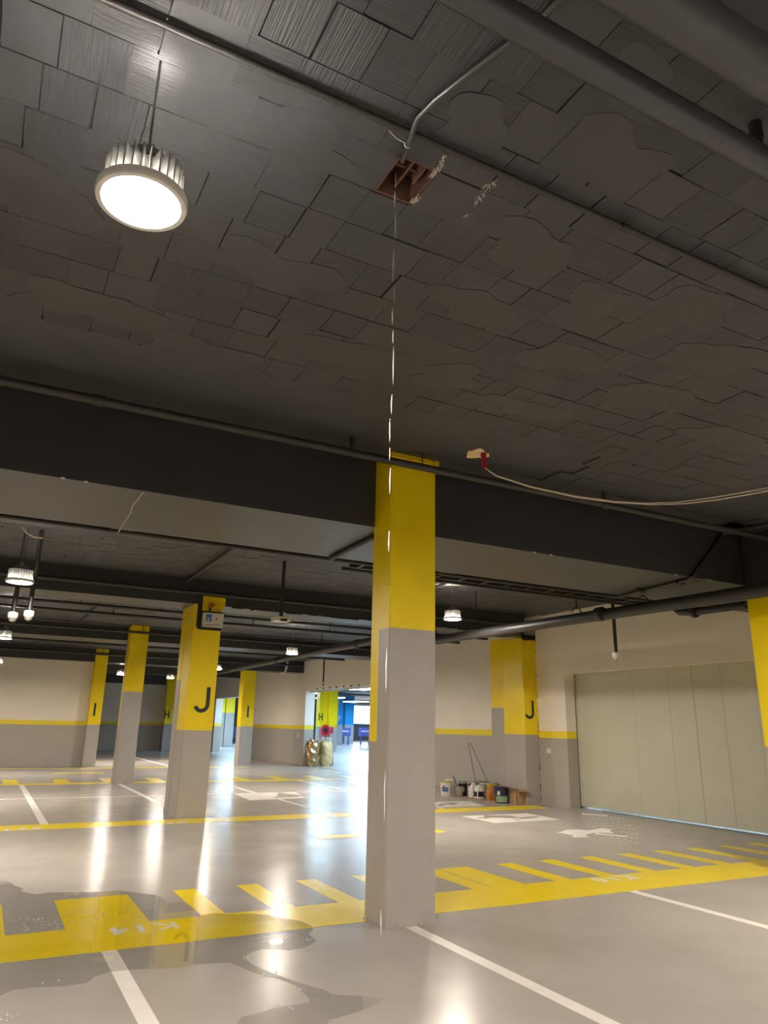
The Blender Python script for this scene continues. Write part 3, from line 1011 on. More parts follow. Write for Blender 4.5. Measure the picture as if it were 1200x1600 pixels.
xpipe('thin pipe crossing in front of the nearest column top', 5.56, 3.905, .036, XL, 10.9, hang=(), couplings=(0.42, 5.62), m='pipe_black')
pp = [o for o in COL.objects if o.get('label') == 'thin pipe crossing in front of the nearest column top'][0]
for u, v in ((550, 690), (943, 770), (660, 700)):
    q = on_y(u, v, 5.56)
    obj('hanger', MB().cyl((q.x, 5.56, 3.94), (q.x, 5.56, CZ + .01), .018 if u != 660 else .006, seg=8), 'pipe_black', pp)
    obj('hanger_head', MB().cyl((q.x, 5.56, CZ - .05), (q.x, 5.56, CZ), .024 if u != 660 else .012, seg=8), 'pipe_black', pp)
xpipe('slim conduit crossing the ceiling beside the broken block', 2.225, 4.018, .016, -5, 10.9, m='pipe_black', couplings=(2.52,), seg=10)
xpipe('thick grey pipe crossing the upper right corner', 1.375, 3.68, .052, -5, 10.9, m='pipe_grey', seg=20)
xpipe('thickest grey pipe in the top right corner', 1.10, 3.66, .082, -5, 10.9, m='pipe_grey', seg=24)
q = on_z(1180, 200, 4.03)
vp = empty('sprinkler_drop', (q.x, q.y, 3.8), 'short black sprinkler stub on the ceiling at the right edge', 'pipe')
obj('stub', MB().cyl((q.x, q.y, 3.83), (q.x, q.y, 3.99), .022, seg=12), 'black_plain', vp, smooth=True)
obj('fitting', MB().cyl((q.x, q.y, 3.96), (q.x, q.y, 4.06), .028, seg=12), 'black_plain', vp, smooth=True)

# services behind the wide beam
xpipe('large black pipe running just behind the wide beam', 7.72, 3.58, .10, XL, 10.9, couplings=(1.0, 5.0), seg=20)
xpipe('brownish thin pipe below the large black pipe', 8.25, 3.56, .025, XL, 10.9, hang=(0.9, 3.2, 6.1), seg=10)
xpipe('second thin pipe in the bay behind the wide beam', 9.6, 3.86, .03, 4.5, 10.9, hang=(6.5, 9), seg=10)
xpipe('third thin pipe in the bay behind the wide beam', 9.9, 3.84, .03, 4.5, 10.9, hang=(6.3, 8.8), seg=10)
xpipe('thin pipe along the face of the second beam', 13.08, 3.80, .035, XL, 10.5, hang=(0.4, 5.9, 8.2), seg=12)
xpipe('thin sprinkler pipe beyond the second beam', 15.6, 3.78, .03, XL, 11.3, hang=(-.5, 1.4, 3.0, 6.2, 8.8), seg=10)
xpipe('sprinkler pipe beyond the second beam, next deeper', 16.9, 3.80, .035, XL, 11.3, hang=(.2, 2.2, 5.4, 7.4), seg=10)
xpipe('sprinkler pipe passing in front of the slim column', 20.62, 3.86, .035, XL, 11.3, hang=(1.6, 2.7, 3.5, 6.2, 8.8), seg=10)
xpipe('sprinkler pipe beyond the slim column', 24.4, 3.84, .04, XL, 11.3, hang=(1.0, 2.5, 4.5, 7), seg=10)
xpipe('black pipe touching the top of the I column', 28.38, 3.86, .045, XL, 11.3, hang=(0.5, 3.5, 5.5), seg=10)

# the thick drain pipe running into depth on the right, stepping up under the second beam
dp = empty('drain_pipe', (7.9, 9, 3.2), 'thick dark drain pipe running into depth past the nearest column', 'pipe')
obj('pipe_run', MB().cyl((8.02, 1.5, 3.16), (7.9, 12.55, 3.245), .085, seg=20), 'pipe_black', dp, smooth=True)
arc = [(7.9, 12.55, 3.245), (7.9, 12.66, 3.25), (7.9, 12.74, 3.30), (7.9, 12.78, 3.38), (7.9, 12.82, 3.46), (7.9, 12.90, 3.50), (7.9, 13.05, 3.505)]
obj('elbow', MB().tube(arc, .09, 16), 'pipe_black', dp, smooth=True)
obj('pipe_run', MB().cyl((7.9, 13.0, 3.505), (7.9, 34.5, 3.42), .085, seg=20), 'pipe_black', dp, smooth=True)
for y in (8.05, 16.3, 22.0):
    z = 3.165 + (y - 1.5) * .0077 if y < 12.5 else 3.505 - (y - 13) * .004
    obj('coupling', MB().cyl((7.9, y - .05, z), (7.9, y + .05, z), .105, seg=20), 'pipe_black', dp, smooth=True)
for y in (7.25, 8.6, 11.3, 15.2, 18.7, 21.5):
    x = 7.95
    z = 3.165 + (y - 1.5) * .0077 if y < 12.5 else 3.505 - (y - 13) * .004
    hb = MB().tube([(x + .09 * math.cos(a), y, z + .09 + .075 * math.sin(a)) for a in [math.pi * k / 8 for k in range(9)]], .009, 6)
    hb.cyl((x, y, z + .16), (x, y, CZ + .01), .010, seg=6)
    obj('hanger', hb, 'black_plain', dp)

# clutter under the slab near the right wall
ct = empty('cable_tray', (9.5, 10, 3.7), 'dark cable tray with struts hanging near the right wall', 'tray')
obj('rail', MB().box(4.2, 10.9, 8.70, 8.74, 3.66, 3.72), 'pipe_black', ct)
obj('rail', MB().box(4.2, 10.9, 8.98, 9.02, 3.66, 3.72), 'pipe_black', ct)
for k in range(16):
    obj('rung', MB().box(4.3 + k * .42, 4.34 + k * .42, 8.72, 9.0, 3.665, 3.685), 'pipe_black', ct)
for x in (5.0, 7.3, 9.6):
    obj('hanger', MB().cyl((x, 8.72, 3.7), (x, 8.72, CZ + .02), .01, seg=6).cyl((x, 9.0, 3.7), (x, 9.0, CZ + .02), .01, seg=6), 'pipe_black', ct)
cn = empty('conduit', (7.4, 6, 3.4), 'slanting conduit on the beam face at the far right', 'conduit')
P = [(8.2, 5.3, CZ - .02), (8.1, 5.98, CZ - .03), on_y(1128, 838, 6.0), on_y(1080, 903, 6.0), (7.46, 6.04, 3.365), (7.55, 6.7, 3.365), (7.68, 7.45, 3.365)]
obj('tube', MB().tube(P, .021, 8), 'pipe_black', cn, smooth=True)
for y in (6.25, 6.9):
    obj('clip', MB().box(7.46, 7.60, y - .012, y + .012, 3.34, 3.392), 'pipe_black', cn)
obj('conduit', MB().tube([(3.20, 6.3, 3.365), (3.21, 6.8, 3.365), (3.23, 7.45, 3.365)], .024, 8), 'pipe_black', None, 'short conduit under the wide beam left of the nearest column', 'conduit', smooth=True)
obj('conduit', MB().tube([(2.85, 7.9, 4.0), (2.87, 10.0, 4.0), (2.9, 13.15, 4.0)], .028, 8), 'pipe_black', None, 'straight conduit on the ceiling behind the wide beam at left', 'conduit', smooth=True)
obj('conduit', MB().tube([(6.9, 7.9, 4.0), (6.9, 13.1, 4.0)], .022, 8), 'pipe_black', None, 'straight conduit on the ceiling above the lamp right of the nearest column', 'conduit', smooth=True)
obj('conduit', MB().tube([(1.9, 14.1, 4.0), (1.9, 20.8, 4.0)], .022, 8), 'pipe_black', None, 'conduit on the distant ceiling left of the slim column', 'conduit', smooth=True)
obj('conduit', MB().tube([(4.6, 14.1, 4.0), (4.6, 21.3, 4.0)], .022, 8), 'pipe_black', None, 'conduit on the distant ceiling right of the lettered J column', 'conduit', smooth=True)
# elbow joint below the ceiling at right
ej = empty('pipe_elbow', (9.5, 7.8, 3.3), 'black elbow pipe with flange below the drain pipe at right', 'pipe')
e0, e1, e2, e3 = on_x(1052, 948, 8.9), on_x(1062, 956, 8.9), on_x(1085, 956, 8.9), on_x(1166, 945, 8.9)
obj('elbow', MB().tube([e0, e1, e2, e3], .055, 10), 'black_plain', ej, smooth=True)
obj('flange', MB().cyl(e2 + Vector((0, -.03, 0)), e2 + Vector((0, .03, 0)), .085, seg=12), 'black_plain', ej)
# flat white ring left bare on the ceiling
rg_ = empty('bare_ring', (7.2, 10, 4.04), 'bare whitish ring on the ceiling above the lamp right of the nearest column', 'stain')
q = on_z(702, 907, CZ)
for k, (a0, a1, rr) in enumerate(((0.3, 1.8, .5), (2.2, 3.6, .5), (3.9, 6.1, .48))):
    pts = []
    for i in range(9):
        a = a0 + (a1 - a0) * i / 8
        pts.append((q.x + rr * math.cos(a), q.y + rr * .9 * math.sin(a)))
    for i in range(9):
        a = a1 - (a1 - a0) * i / 8
        pts.append((q.x + (rr - .12) * math.cos(a), q.y + (rr - .12) * .9 * math.sin(a)))
    obj('bare_patch', MB().prism(pts, CZ - .006, CZ + .01), 'torn_plaster', rg_)

# black ceiling cable from the hole, tied to the conduit
pts = [(624, 272), (629, 248), (637, 214), (652, 185), (678, 158), (720, 124), (770, 86), (822, 47), (850, 24), (876, -4), (930, -60)]
P = [on_z(u, v, CZ - 0.016) for u, v in pts]
P[0] = Vector((P[0].x, P[0].y, CZ + .09))
P[2].z = CZ - .058
P[1].z = CZ - .03
cb = empty('black_cable', P[2], 'black cable rising out of the hole in the ceiling and tied to the conduit', 'cable')
obj('cable', MB().tube(P, .0115, 8), 'pipe_grey', cb, smooth=True)
tz = P[2]
obj('cable_tie', MB().tube([tz + Vector((.014 * math.cos(a), .004, .014 * math.sin(a))) for a in [k * .7 for k in range(10)]], .0022, 5), 'alu_white', cb)
obj('tie_tail', MB().tube([tz, tz + Vector((-.06, -.005, .004)), tz + Vector((-.10, -.012, .02))], .002, 5), 'alu_white', cb)

# red tube in a foam patch with two sagging wires
fp = on_z(749, 709, CZ)
fo = empty('foam_patch', fp, 'crumbly pale foam patch on the ceiling right of the nearest column', 'foam')
pts = blob(fp.x - .02, fp.y, .12, .085, 77, n=34, rag=.36)
obj('foam', MB().prism(pts, CZ - .010, CZ + .01), 'foam', fo)
mb = MB()
rg = random.Random(31)
for i in range(80):
    a, r = rg.uniform(0, 6.28), math.sqrt(rg.random())
    s_ = rg.uniform(.006, .017)
    mb.lathe([(s_ * .3, -s_ * .8), (s_, -s_ * .2), (s_ * .8, s_ * .6)], (fp.x - .02 + r * .115 * math.cos(a), fp.y + r * .075 * math.sin(a), CZ - .008), 7)
obj('foam_lumps', mb, 'foam', fo)
t0 = on_z(755, 708, CZ - .01)
t1 = t0 + Vector((.0, -.02, -.155))
rt_ = empty('red_tube', t1, 'red plastic conduit tube sticking out of the foam patch', 'tube')
obj('sleeve', MB().cyl(t0, t1, .026, seg=16, caps=False).cyl(t0, t1, .021, seg=16, caps=False), 'red_tube', rt_, smooth=True)
ring = [t1 + Vector((.0235 * math.cos(a), .0235 * math.sin(a), 0)) for a in [2 * math.pi * k / 16 for k in range(17)]]
obj('end_ring', MB().tube(ring, .003, 6), 'red_tube', rt_)
for k, (lab, sag, dz) in enumerate((('upper of two white wires sagging from the red tube to the right', .0, 0.02), ('lower of two white wires sagging from the red tube to the right', .006, 0.0))):
    a = t1 + Vector((.008 * (k * 2 - 1), 0, .05))
    px = [(775, 743), (830, 760.5), (900, 775.5), (960, 783.5), (1010, 786.5), (1060, 784.5), (1110, 778), (1160, 769.5), (1200, 762), (1290, 742)]
    if k:
        px = [(775, 743.5), (830, 761.5), (900, 777), (960, 785), (1020, 788.5), (1070, 787), (1120, 781), (1165, 773.5), (1200, 767), (1290, 748)]
    P = [a, t1 + Vector((.01, -.002, -.005))]
    for (u, v) in px:
        f = (u - 760) / 530
        P.append(on_y(u, v, t1.y - 1.25 * f))
    obj('white_wire', MB().tube(P, .0055, 6), 'wire_white', None, lab, 'wire', smooth=True)
obj('white_wire', MB().tube([on_y(34, 823, 7.6), on_y(42, 833, 7.6), on_y(53, 839, 7.6), on_y(67, 841, 7.6)], .008, 6), 'wire_white', None, 'short white wire loop below the wide beam at far left', 'wire', smooth=True)


# ---- cameras on poles
def pole_camera(label, x, y, z, plate=False):
    c = empty('dome_camera', (x, y, z), label, 'camera')
    obj('pole', MB().cyl((x, y, z + .05), (x, y, CZ + .01), .03, seg=10), 'pipe_black', c, smooth=True)
    if plate:
        obj('plate', MB().box(x - .13, x + .13, y - .12, y + .12, z - .01, z + .05), 'plastic_cream', c)
        obj('mark', MB().box(x - .05, x + .06, y - .124, y - .05, z - .014, z + .02), 'black_plain', c)
    else:
        obj('mount', MB().lathe([(.050, .06), (.064, .05), (.064, -.005), (.056, -.02)], (x, y, z), 20), 'plastic_white', c, smooth=True)
        dm = obj('dome', MB().lathe([(.052, -.02), (.049, -.045), (.033, -.066), (.012, -.076)], (x, y, z), 20), 'tin', c, smooth=True)
        obj('lens', MB().lathe([(.022, -.058), (.020, -.078), (.008, -.083)], (x, y, z), 12), 'black_plain', dm)


q = on_z(20, 963, 2.88)
pole_camera('left of two white dome cameras on poles at the left edge', q.x, q.y, q.z)
q = on_z(45, 961, 2.88)
pole_camera('right of two white dome cameras on poles at the left edge', q.x, q.y, q.z)
q = on_x(963, 1025, 9.0)
pole_camera('small dome camera on a black pole in front of the white right wall', q.x, q.y, q.z)
q = on_z(439, 970, 3.1)
pole_camera('long black pole with a pale plate left of the nearest column', q.x, q.y, q.z, True)
q = on_x(505, 1066, 11.2)
ph = empty('hanging_rod', q, 'thin dark rod hanging above the open doorway', 'rod')
obj('rod', MB().cyl(q, (q.x, q.y, CZ), .03, seg=8), 'pipe_black', ph)
obj('tip', MB().cyl(q + Vector((0, 0, -.12)), q + Vector((0, 0, -.06)), .035, seg=8), 'black_plain', ph)
# white conduit bent under the far beam
a, b, c_ = on_y(450, 1034, 28.5), on_y(445, 1051, 28.5), on_y(437, 1052, 28.5)
obj('conduit', MB().tube([a, b, c_], .05, 8), 'alu_white', None, 'pale bent conduit on the farthest black beam beside the right wall', 'conduit', smooth=True)

# ---- alarm box and sounder on the J column
bx = empty('alarm_panel', (3.42, 13.12, 3.2), 'white alarm control box with a blue label on the lettered J column', 'control box')
cas = obj('casing', MB().box(3.245, 3.605, 13.06, 13.195, 3.215, 3.455), 'plastic_cream', bx)
obj('blue_label', MB().box(3.285, 3.385, 13.055, 13.062, 3.30, 3.43), 'blue_print', cas)
obj('label_figure', MB().box(3.315, 3.345, 13.052, 13.058, 3.315, 3.36), 'plastic_white', cas)
obj('red_light', MB().cyl((3.475, 13.05, 3.355), (3.475, 13.065, 3.355), .017, seg=12), 'red_print', cas)
for k in range(9):
    obj('vent_slot', MB().box(3.29 + k * .032, 3.31 + k * .032, 13.056, 13.063, 3.235, 3.245), 'black_plain', cas)
obj('base_strip', MB().box(3.275, 3.575, 13.05, 13.1, 3.205, 3.225), 'plastic_white', cas)
sd = empty('warning_sounder', (3.385, 13.15, 3.56), 'small round red and orange warning sounder above the alarm box', 'sounder')
obj('base', MB().cyl((3.375, 13.10, 3.60), (3.375, 13.195, 3.60), .045, seg=16), 'amber', sd)
obj('red_dome', MB().cyl((3.395, 13.06, 3.605), (3.395, 13.105, 3.605), .034, .036, seg=16), 'red_print', sd)
obj('cable', MB().cyl((3.37, 13.17, 3.455), (3.372, 13.17, 3.56), .022, seg=8), 'pipe_grey', sd)

# ================================================================== PAINT CANS BY THE WALL COLUMN
def bucket(name, label, p, r, h, body, lid=None, lab=None, lab2=None, rim='plastic_white'):
    b = empty(name, (p[0], p[1], 0), label, 'bucket')
    c = (p[0], p[1], 0)
    bd = obj('body', MB().lathe([(r * .88, 0), (r * .9, .01), (r, h * .94), (r, h)], c, 24), body, b, smooth=True)
    obj('rim', MB().lathe([(r * 1.0, h * .90), (r * 1.05, h * .91), (r * 1.05, h * .95), (r * 1.0, h * .96)], c, 24), rim, b)
    if lid:
        obj('lid', MB().lathe([(r * 1.06, h * .97), (r * 1.06, h * 1.02), (r * .95, h * 1.04), (r * .1, h * 1.035)], c, 24), lid, b, smooth=True)
    for k, (mm, a0, a1, z0, z1) in enumerate(x for x in (lab, lab2) if x):
        mb = MB()
        n = 8
        for i in range(n):
            A0, A1 = a0 + (a1 - a0) * i / n, a0 + (a1 - a0) * (i + 1) / n
            R0 = r * (.9 + .1 * z0) + .0025
            R1 = r * (.9 + .1 * z1) + .0025
            mb.poly([(c[0] + R0 * math.cos(A0), c[1] + R0 * math.sin(A0), h * z0), (c[0] + R0 * math.cos(A1), c[1] + R0 * math.sin(A1), h * z0),
                     (c[0] + R1 * math.cos(A1), c[1] + R1 * math.sin(A1), h * z1), (c[0] + R1 * math.cos(A0), c[1] + R1 * math.sin(A0), h * z1)])
        obj('label_print', mb, mm, bd)
    hb = MB().tube([(c[0] + r * 1.03 * math.cos(a), c[1] + r * 1.03 * math.sin(a), h * .9 - .45 * h * abs(math.sin(a * .5 - .6))) for a in [2.2 + k * .35 for k in range(10)]], .004, 5)
    obj('wire_handle', hb, 'steel', bd)
    return b


def jug(name, label, p, w, d, h, body, lab=None, cap='plastic_white'):
    j = empty(name, (p[0], p[1], 0), label, 'jug')
    x, y = p
    mb = MB()
    prof = [(1, 0), (1, .62), (.93, .72), (.62, .86), (.34, .93), (.34, .96)]
    n = len(mb.v)
    seg = 16
    for s_, z in prof:
        for q in range(seg):
            a = 2 * math.pi * q / seg
            ca, sa = math.cos(a), math.sin(a)
            k = (abs(ca) ** 4 + abs(sa) ** 4) ** -.25
            mb.v.append((x + w / 2 * s_ * ca * k, y + d / 2 * s_ * sa * k, h * z))
    for i in range(len(prof) - 1):
        for q in range(seg):
            t_ = (q + 1) % seg
            mb.f.append([i * seg + q, i * seg + t_, (i + 1) * seg + t_, (i + 1) * seg + q])
    mb.f.append(list(range(seg))[::-1])
    mb.f.append([(len(prof) - 1) * seg + q for q in range(seg)])
    bd = obj('body', mb, body, j, smooth=True)
    obj('cap', MB().lathe([(w * .18, h * .95), (w * .18, h * 1.02), (w * .15, h * 1.03)], (x, y, 0), 14), cap, j, smooth=True)
    obj('handle', MB().tube([(x + w * .25, y, h * .78), (x + w * .42, y, h * .86), (x + w * .38, y, h * .97), (x + w * .12, y, h * .96)], .014, 6), body, bd, smooth=True)
    if lab:
        obj('label_print', MB().box(x - w * .38, x + w * .38, y - d / 2 - .004, y - d / 2 + .004, h * .14, h * .52), lab, bd)
        obj('label_print', MB().box(x - w / 2 - .004, x - w / 2 + .004, y - d * .36, y + d * .36, h * .14, h * .52), lab, bd)
    return j


AF = 3.6      # label centre angle, facing the viewer
bucket('paint_bucket', 'white paint bucket with a yellow lid, leftmost of the paint cans', (10.00, 15.58), .135, .315, 'plastic_white', 'lid_yellow', ('blue_print', 3.3, 4.5, .3, .62), ('red_print', 3.5, 3.9, .58, .74))
jr = empty('brush_jar', (10.22, 15.36, 0), 'clear tub holding a dark brush beside the yellow lidded bucket', 'tub')
obj('tub', MB().lathe([(.085, 0), (.09, .02), (.10, .21), (.092, .21), (.085, .03), (.02, .025)], (10.22, 15.36, 0), 20), 'tin', jr, smooth=True)
obj('brush_handle', MB().tube([(10.22, 15.36, .05), (10.17, 15.38, .25), (10.09, 15.39, .42), (10.06, 15.39, .46)], .013, 7), 'dark_steel', jr, smooth=True)
bucket('paint_bucket', 'pale bucket standing behind the brush tub', (10.42, 16.02), .13, .33, 'plastic_white', None, ('dark_can', 3.6, 4.1, .2, .6))
bucket('paint_bucket', 'dark paint can with pale rim, left of the two dark cans', (10.42, 15.50), .115, .31, 'dark_can', None, ('silver_foil', 4.1, 4.4, .3, .6))
bucket('paint_bucket', 'dark paint can behind the white jug, right of the two dark cans', (10.68, 15.42), .125, .31, 'dark_can', 'tin')
bucket('paint_bucket', 'tin paint can behind the white jug with a stick in it', (10.75, 15.05), .13, .33, 'tin', 'dark_steel')
jug('paint_jug', 'plain white plastic jug in the middle of the paint cans', (10.44, 15.10), .20, .17, .30, 'plastic_white', None)
jug('paint_jug', 'white jug with a dark navy label among the paint cans', (10.38, 14.78), .20, .17, .29, 'plastic_white', 'navy')
jug('paint_jug', 'amber jug among the paint cans', (10.43, 14.36), .20, .18, .29, 'amber', 'amber', 'amber')
bucket('paint_bucket', 'yellow topped can behind the amber jug', (10.60, 14.57), .122, .34, 'lid_yellow', 'tin', ('dark_can', 3.0, 5.5, .1, .72), None, rim='lid_yellow')
bucket('paint_bucket', 'small grey white bucket left of the cardboard box', (10.47, 14.10), .10, .26, 'alu_white', None)
bucket('paint_bucket', 'navy bucket with green and white print beside the cardboard box', (10.29, 13.79), .165, .335, 'navy', None, ('green_label', 3.2, 5.0, .06, .42), ('plastic_white', 3.45, 3.85, .50, .72), rim='navy')
cbx = empty('cardboard_box', (10.52, 13.40, 0), 'open brown cardboard box at the right end of the paint cans', 'box')
x0, x1, y0, y1, h = 10.36, 10.60, 13.36, 13.60, .30
obj('side_panel', MB().box(x0, x0 + .008, y0, y1, 0, h), 'cardboard', cbx)
obj('side_panel', MB().box(x1 - .008, x1, y0, y1, 0, h), 'cardboard', cbx)
obj('front_panel', MB().box(x0, x1, y0, y0 + .008, 0, h), 'cardboard', cbx)
obj('back_panel', MB().box(x0, x1, y1 - .008, y1, 0, h), 'cardboard', cbx)


def flap(a, b, c, d, th=.006):
    mb = MB()
    a, b, c, d = (Vector(q) for q in (a, b, c, d))
    nrm = (b - a).cross(d - a).normalized() * th
    mb.v = [tuple(q) for q in (a, b, c, d, a + nrm, b + nrm, c + nrm, d + nrm)]
    mb.f = [[0, 3, 2, 1], [4, 5, 6, 7], [0, 1, 5, 4], [1, 2, 6, 5], [2, 3, 7, 6], [3, 0, 4, 7]]
    return mb


obj('flap', flap((x0, y0, h), (x0, y1, h), (x0 - .19, y1 + .05, h + .06), (x0 - .17, y0 + .02, h + .05)), 'cardboard', cbx)
obj('flap', flap((x0, y0, h), (x1, y0, h), (x1 + .03, y0 - .16, h - .04), (x0, y0 - .15, h - .03)), 'cardboard', cbx)
obj('flap', flap((x1, y0, h), (x1, y1, h), (x1 + .01, y1, h + .10), (x1 + .01, y0, h + .10)), 'cardboard', cbx)
obj('cardboard_sheet', MB().prism([(9.88, 15.2), (10.17, 14.42), (10.30, 14.45), (10.31, 15.2)], 0.0005, .004), 'cardboard', None, 'flat cardboard sheet on the floor under the paint cans', 'cardboard')
for (lab, a, b) in (('left of two thin wooden sticks leaning among the paint cans', (10.62, 15.22, .20), on_y(732, 1162, 15.35)), ('right of two thin wooden sticks leaning among the paint cans', (10.72, 14.80, .2), on_y(736, 1163, 15.15))):
    s = empty('wooden_stick', a, lab, 'stick')
    obj('stick', MB().cyl(a, b, .008, seg=8), 'wood_stick', s)
    v = (Vector(b) - Vector(a)).normalized()
    obj('tip', MB().cyl(Vector(b) - v * .01, Vector(b) + v * .03, .010, seg=8), 'dark_steel', s)


# ================================================================== FOIL SACKS AT THE DOORWAY
def sack(name, label, x, y, w, d, h, m, seed, crumple=.06, cat='sack', m2=None):
    g = random.Random(seed)
    s_ = empty(name, (x, y, 0), label, cat)
    mb = MB()
    seg, rows = 44, 30
    ph = [(g.uniform(1, 7), g.uniform(1, 9), g.uniform(0, 6.28)) for _ in range(7)]
    for i in range(rows + 1):
        z = i / rows
        prof = .80 + .2 * math.sin(min(1, z * 3) * 1.57) if z < .75 else 1.0 - .35 * ((z - .75) / .25) ** 1.5
        for q in range(seg):
            a = 2 * math.pi * q / seg
            ca, sa = math.cos(a), math.sin(a)
            k = (abs(ca) ** 3 + abs(sa) ** 3) ** (-1 / 3)
            n = sum(math.sin(fa * a * 1.0 // 1 * 0 + round(fa) * a + fb * z * 3 + p) for fa, fb, p in ph) / 7
            r = prof * (1 + crumple * 2.6 * n + g.uniform(-1, 1) * crumple * .3)
            mb.v.append((x + w / 2 * ca * k * r, y + d / 2 * sa * k * r, h * z + (g.uniform(-.02, .05) if i == rows else 0)))
    for i in range(rows):
        for q in range(seg):
            t_ = (q + 1) % seg
            mb.f.append([i * seg + q, i * seg + t_, (i + 1) * seg + t_, (i + 1) * seg + q])
    mb.f.append(list(range(seg))[::-1])
    mb.f.append([rows * seg + q for q in range(seg)])
    obj('bag', mb, m, s_, smooth=True)
    fr = MB()
    for k in range(9):
        a = k / 9 * 6.28
        px, py = x + w * .3 * math.cos(a), y + d * .3 * math.sin(a)
        fr.cyl((px, py, h * .94), (px + g.uniform(-.08, .08), py + g.uniform(-.08, .08), h + g.uniform(.04, .12)), .07, .03, seg=6)
    obj('crumpled_top', fr, m2 or m, s_)
    return s_


sack('foil_sack', 'crumpled gold foil sack leaning at the doorway corner, left of two', 11.62, 27.75, .50, .55, 0.98, 'gold_foil', 41, .12, m2='silver_foil')
k2 = sack('foil_sack', 'tan and clear plastic sack in the doorway, right of two', 12.25, 27.95, .52, .55, .98, 'kraft', 52, .05, m2='silver_foil')
obj('clear_wrap', MB().lathe([(.31, .02), (.30, .3), (.27, .75), (.20, .98)], (12.33, 28.05, 0), 16), 'silver_foil', k2, smooth=True)

# ================================================================== NEIGHBOURING HALL
hc = column('yellow H column seen through the open doorway', 18.43, 18.98, 43.2, 43.7, 43.65, 1.45, 1.45, group=None)
letter('H', on_y(501, 1120, 43.19), 0.44, hc)
column('plain yellow column right beside the H column beyond the doorway', 18.99, 19.5, 42.9, 43.6, 43.55, 1.45, 1.45)
hg = column('yellow G column behind the hose reel beyond the doorway', 22.25, 22.8, 50, 50.5, 50.45, 1.6, 1.6)
text_part('G', 0.62, frame_matrix(on_y(521, 1122.5, 49.99), XA, ZA), 'letter_black', YTOP[hg.name], offset=0.01)
for lab, xx, yy, ww in (('bright blue F column beyond the doorway', 26.0, 57, .45), ('farther bright blue column beyond the doorway', 29.0, 62, .9)):
    hb = empty('hall_column', (xx, yy, 0), lab, 'column')
    obj('blue_top', MB().prism(rect(xx, xx + ww, yy, yy + .5), 1.6, SZ), 'blue_paint', hb)
    obj('grey_base', MB().prism(rect(xx, xx + ww, yy, yy + .5), 0, 1.6), 'hall_grey', hb)
    if ww < .5:
        text_part('F', 0.55, frame_matrix(on_y(530.5, 1123, yy - .01), XA, ZA), 'plastic_white', hb)
win = empty('window_1', (34, YF - .05, 1.8), kind='structure', label='bright daylit opening at the end of the neighbouring hall')
a, b = on_y(546, 1103, YF - .05), on_y(576, 1131, YF - .05)
obj('pane', MB().box(a.x, b.x + 4, YF - .06, YF - .03, b.z, a.z), 'daylight', win)
obj('frame', MB().box(a.x - .15, b.x + 4.1, YF - .05, YF - .01, b.z - .15, b.z).box(a.x - .15, a.x, YF - .05, YF - .01, b.z, a.z), 'blue_paint', win)
for lab, u0, u1 in (('indigo panel box left, beyond the doorway', 533, 548), ('indigo panel box right, beyond the doorway', 563, 580)):
    a, b = on_y(u0, 1137, 58), on_y(u1, 1150, 58)
    o = empty('panel_box', (a.x, 58, b.z), lab, 'panel')
    obj('board', MB().box(a.x, b.x, 58, 58.3, max(.05, b.z), a.z), 'indigo', o)
    obj('white_stripe', MB().box(a.x + .1, b.x - .2, 57.98, 58.0, (a.z + b.z) / 2, (a.z + b.z) / 2 + .1), 'plastic_white', o)
    obj('foot', MB().box(a.x + .1, a.x + .2, 58.1, 58.2, 0, a.z).box(b.x - .2, b.x - .1, 58.1, 58.2, 0, a.z), 'indigo', o)
hl = column('broad yellow column pair seen through the farther doorway', 14.4, 15.0, 52, 52.5, 52.45, 2.25, 2.25)
column('yellow column right half seen through the farther doorway', 15.05, 15.7, 52, 52.5, 52.45, 2.25, 2.25)
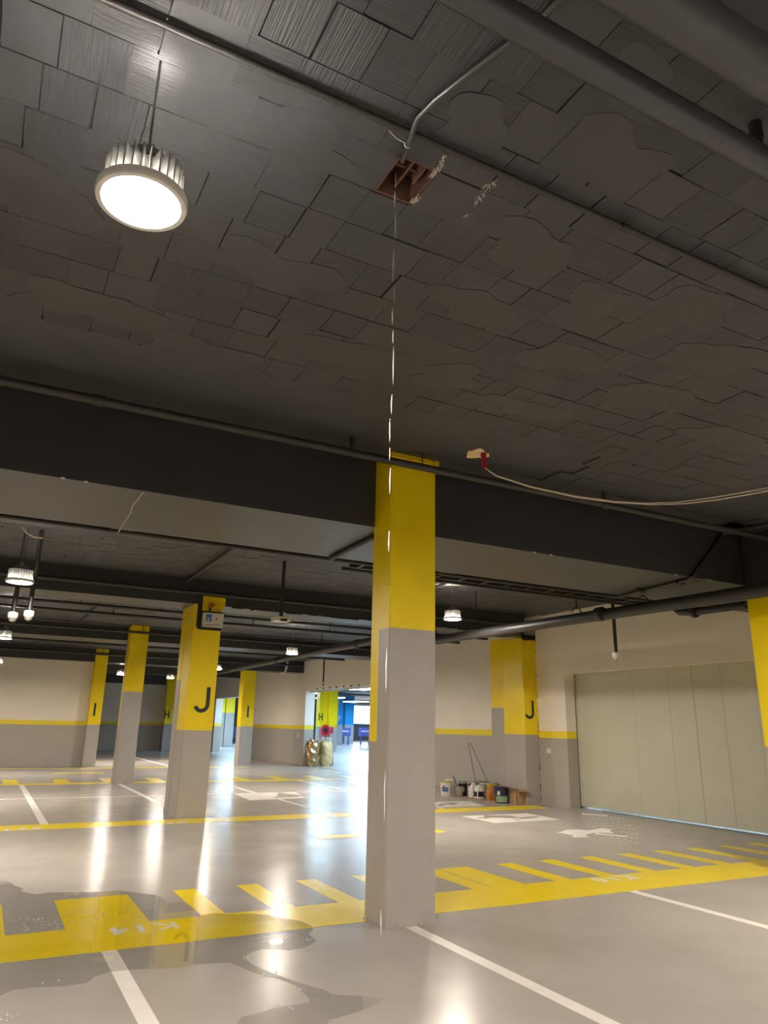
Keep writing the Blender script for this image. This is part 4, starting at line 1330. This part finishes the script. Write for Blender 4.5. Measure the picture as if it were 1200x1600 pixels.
for lab, u0, u1 in (('dark square board left in the farther doorway', 334, 339), ('dark square board right in the farther doorway', 361, 368)):
    a, b = on_y(u0, 1136, 58), on_y(u1, 1148, 58)
    o = empty('panel_box', (a.x, 58, .2), lab, 'panel')
    obj('board', MB().box(a.x, b.x, 58, 58.3, .4, a.z), 'navy', o)
    obj('foot', MB().box(a.x + .1, a.x + .2, 58.1, 58.2, 0, .4).box(b.x - .2, b.x - .1, 58.1, 58.2, 0, .4), 'navy', o)
# hose reel
hc_ = on_y(508, 1141, 42.8)
hr = empty('hose_reel', (hc_.x, 42.8, hc_.z), 'red fire hose reel on the column beyond the doorway', 'hose reel')
cx, cz = hc_.x, hc_.z
ringp = [(cx + .27 * math.cos(a), 42.72, cz + .27 * math.sin(a)) for a in [2 * math.pi * k / 24 for k in range(25)]]
obj('rim', MB().tube(ringp, .07, 8), 'red_reel', hr, smooth=True)
dsc = obj('disc', MB().cyl((cx, 42.75, cz), (cx, 42.8, cz), .26, seg=24), 'red_reel', hr)
obj('hub', MB().cyl((cx, 42.68, cz), (cx, 42.76, cz), .13, seg=20), 'navy', dsc)
obj('bracket', MB().box(cx - .06, cx + .06, 42.78, 42.92, cz - .08, cz + .08), 'dark_steel', hr)
obj('loose_hose', MB().tube([(cx - .25, 42.74, cz - .1), (cx - .33, 42.74, cz - .35), (cx - .15, 42.74, cz - .62), (cx + .15, 42.74, cz - .6), (cx + .28, 42.74, cz - .3), (cx + .27, 42.74, cz)], .028, 6), 'red_reel', hr, smooth=True)
q = on_y(519, 1141, 42.85)
obj('fire_sign', MB().box(q.x - .06, q.x + .06, 42.84, 42.895, q.z - .18, q.z + .18), 'red_print', None, 'narrow red sign right of the hose reel', 'sign')
for k, (y, z) in enumerate(((30.5, 3.75), (44.0, 3.75), (50, 3.75), (60, 3.7))):
    lab = ['nearest', 'second', 'third', 'farthest'][k] + ' grey pipe under the ceiling of the hall beyond the doorway'
    o = empty('hall_pipe', (20, y, z), lab, 'pipe')
    obj('pipe_run', MB().cyl((12, y, z), (40, y, z), .07, seg=10), 'pipe_grey', o, smooth=True)
    for x in (15, 20, 26, 32):
        obj('hanger', MB().cyl((x, y, z), (x, y, SZ), .015, seg=6), 'pipe_grey', o)
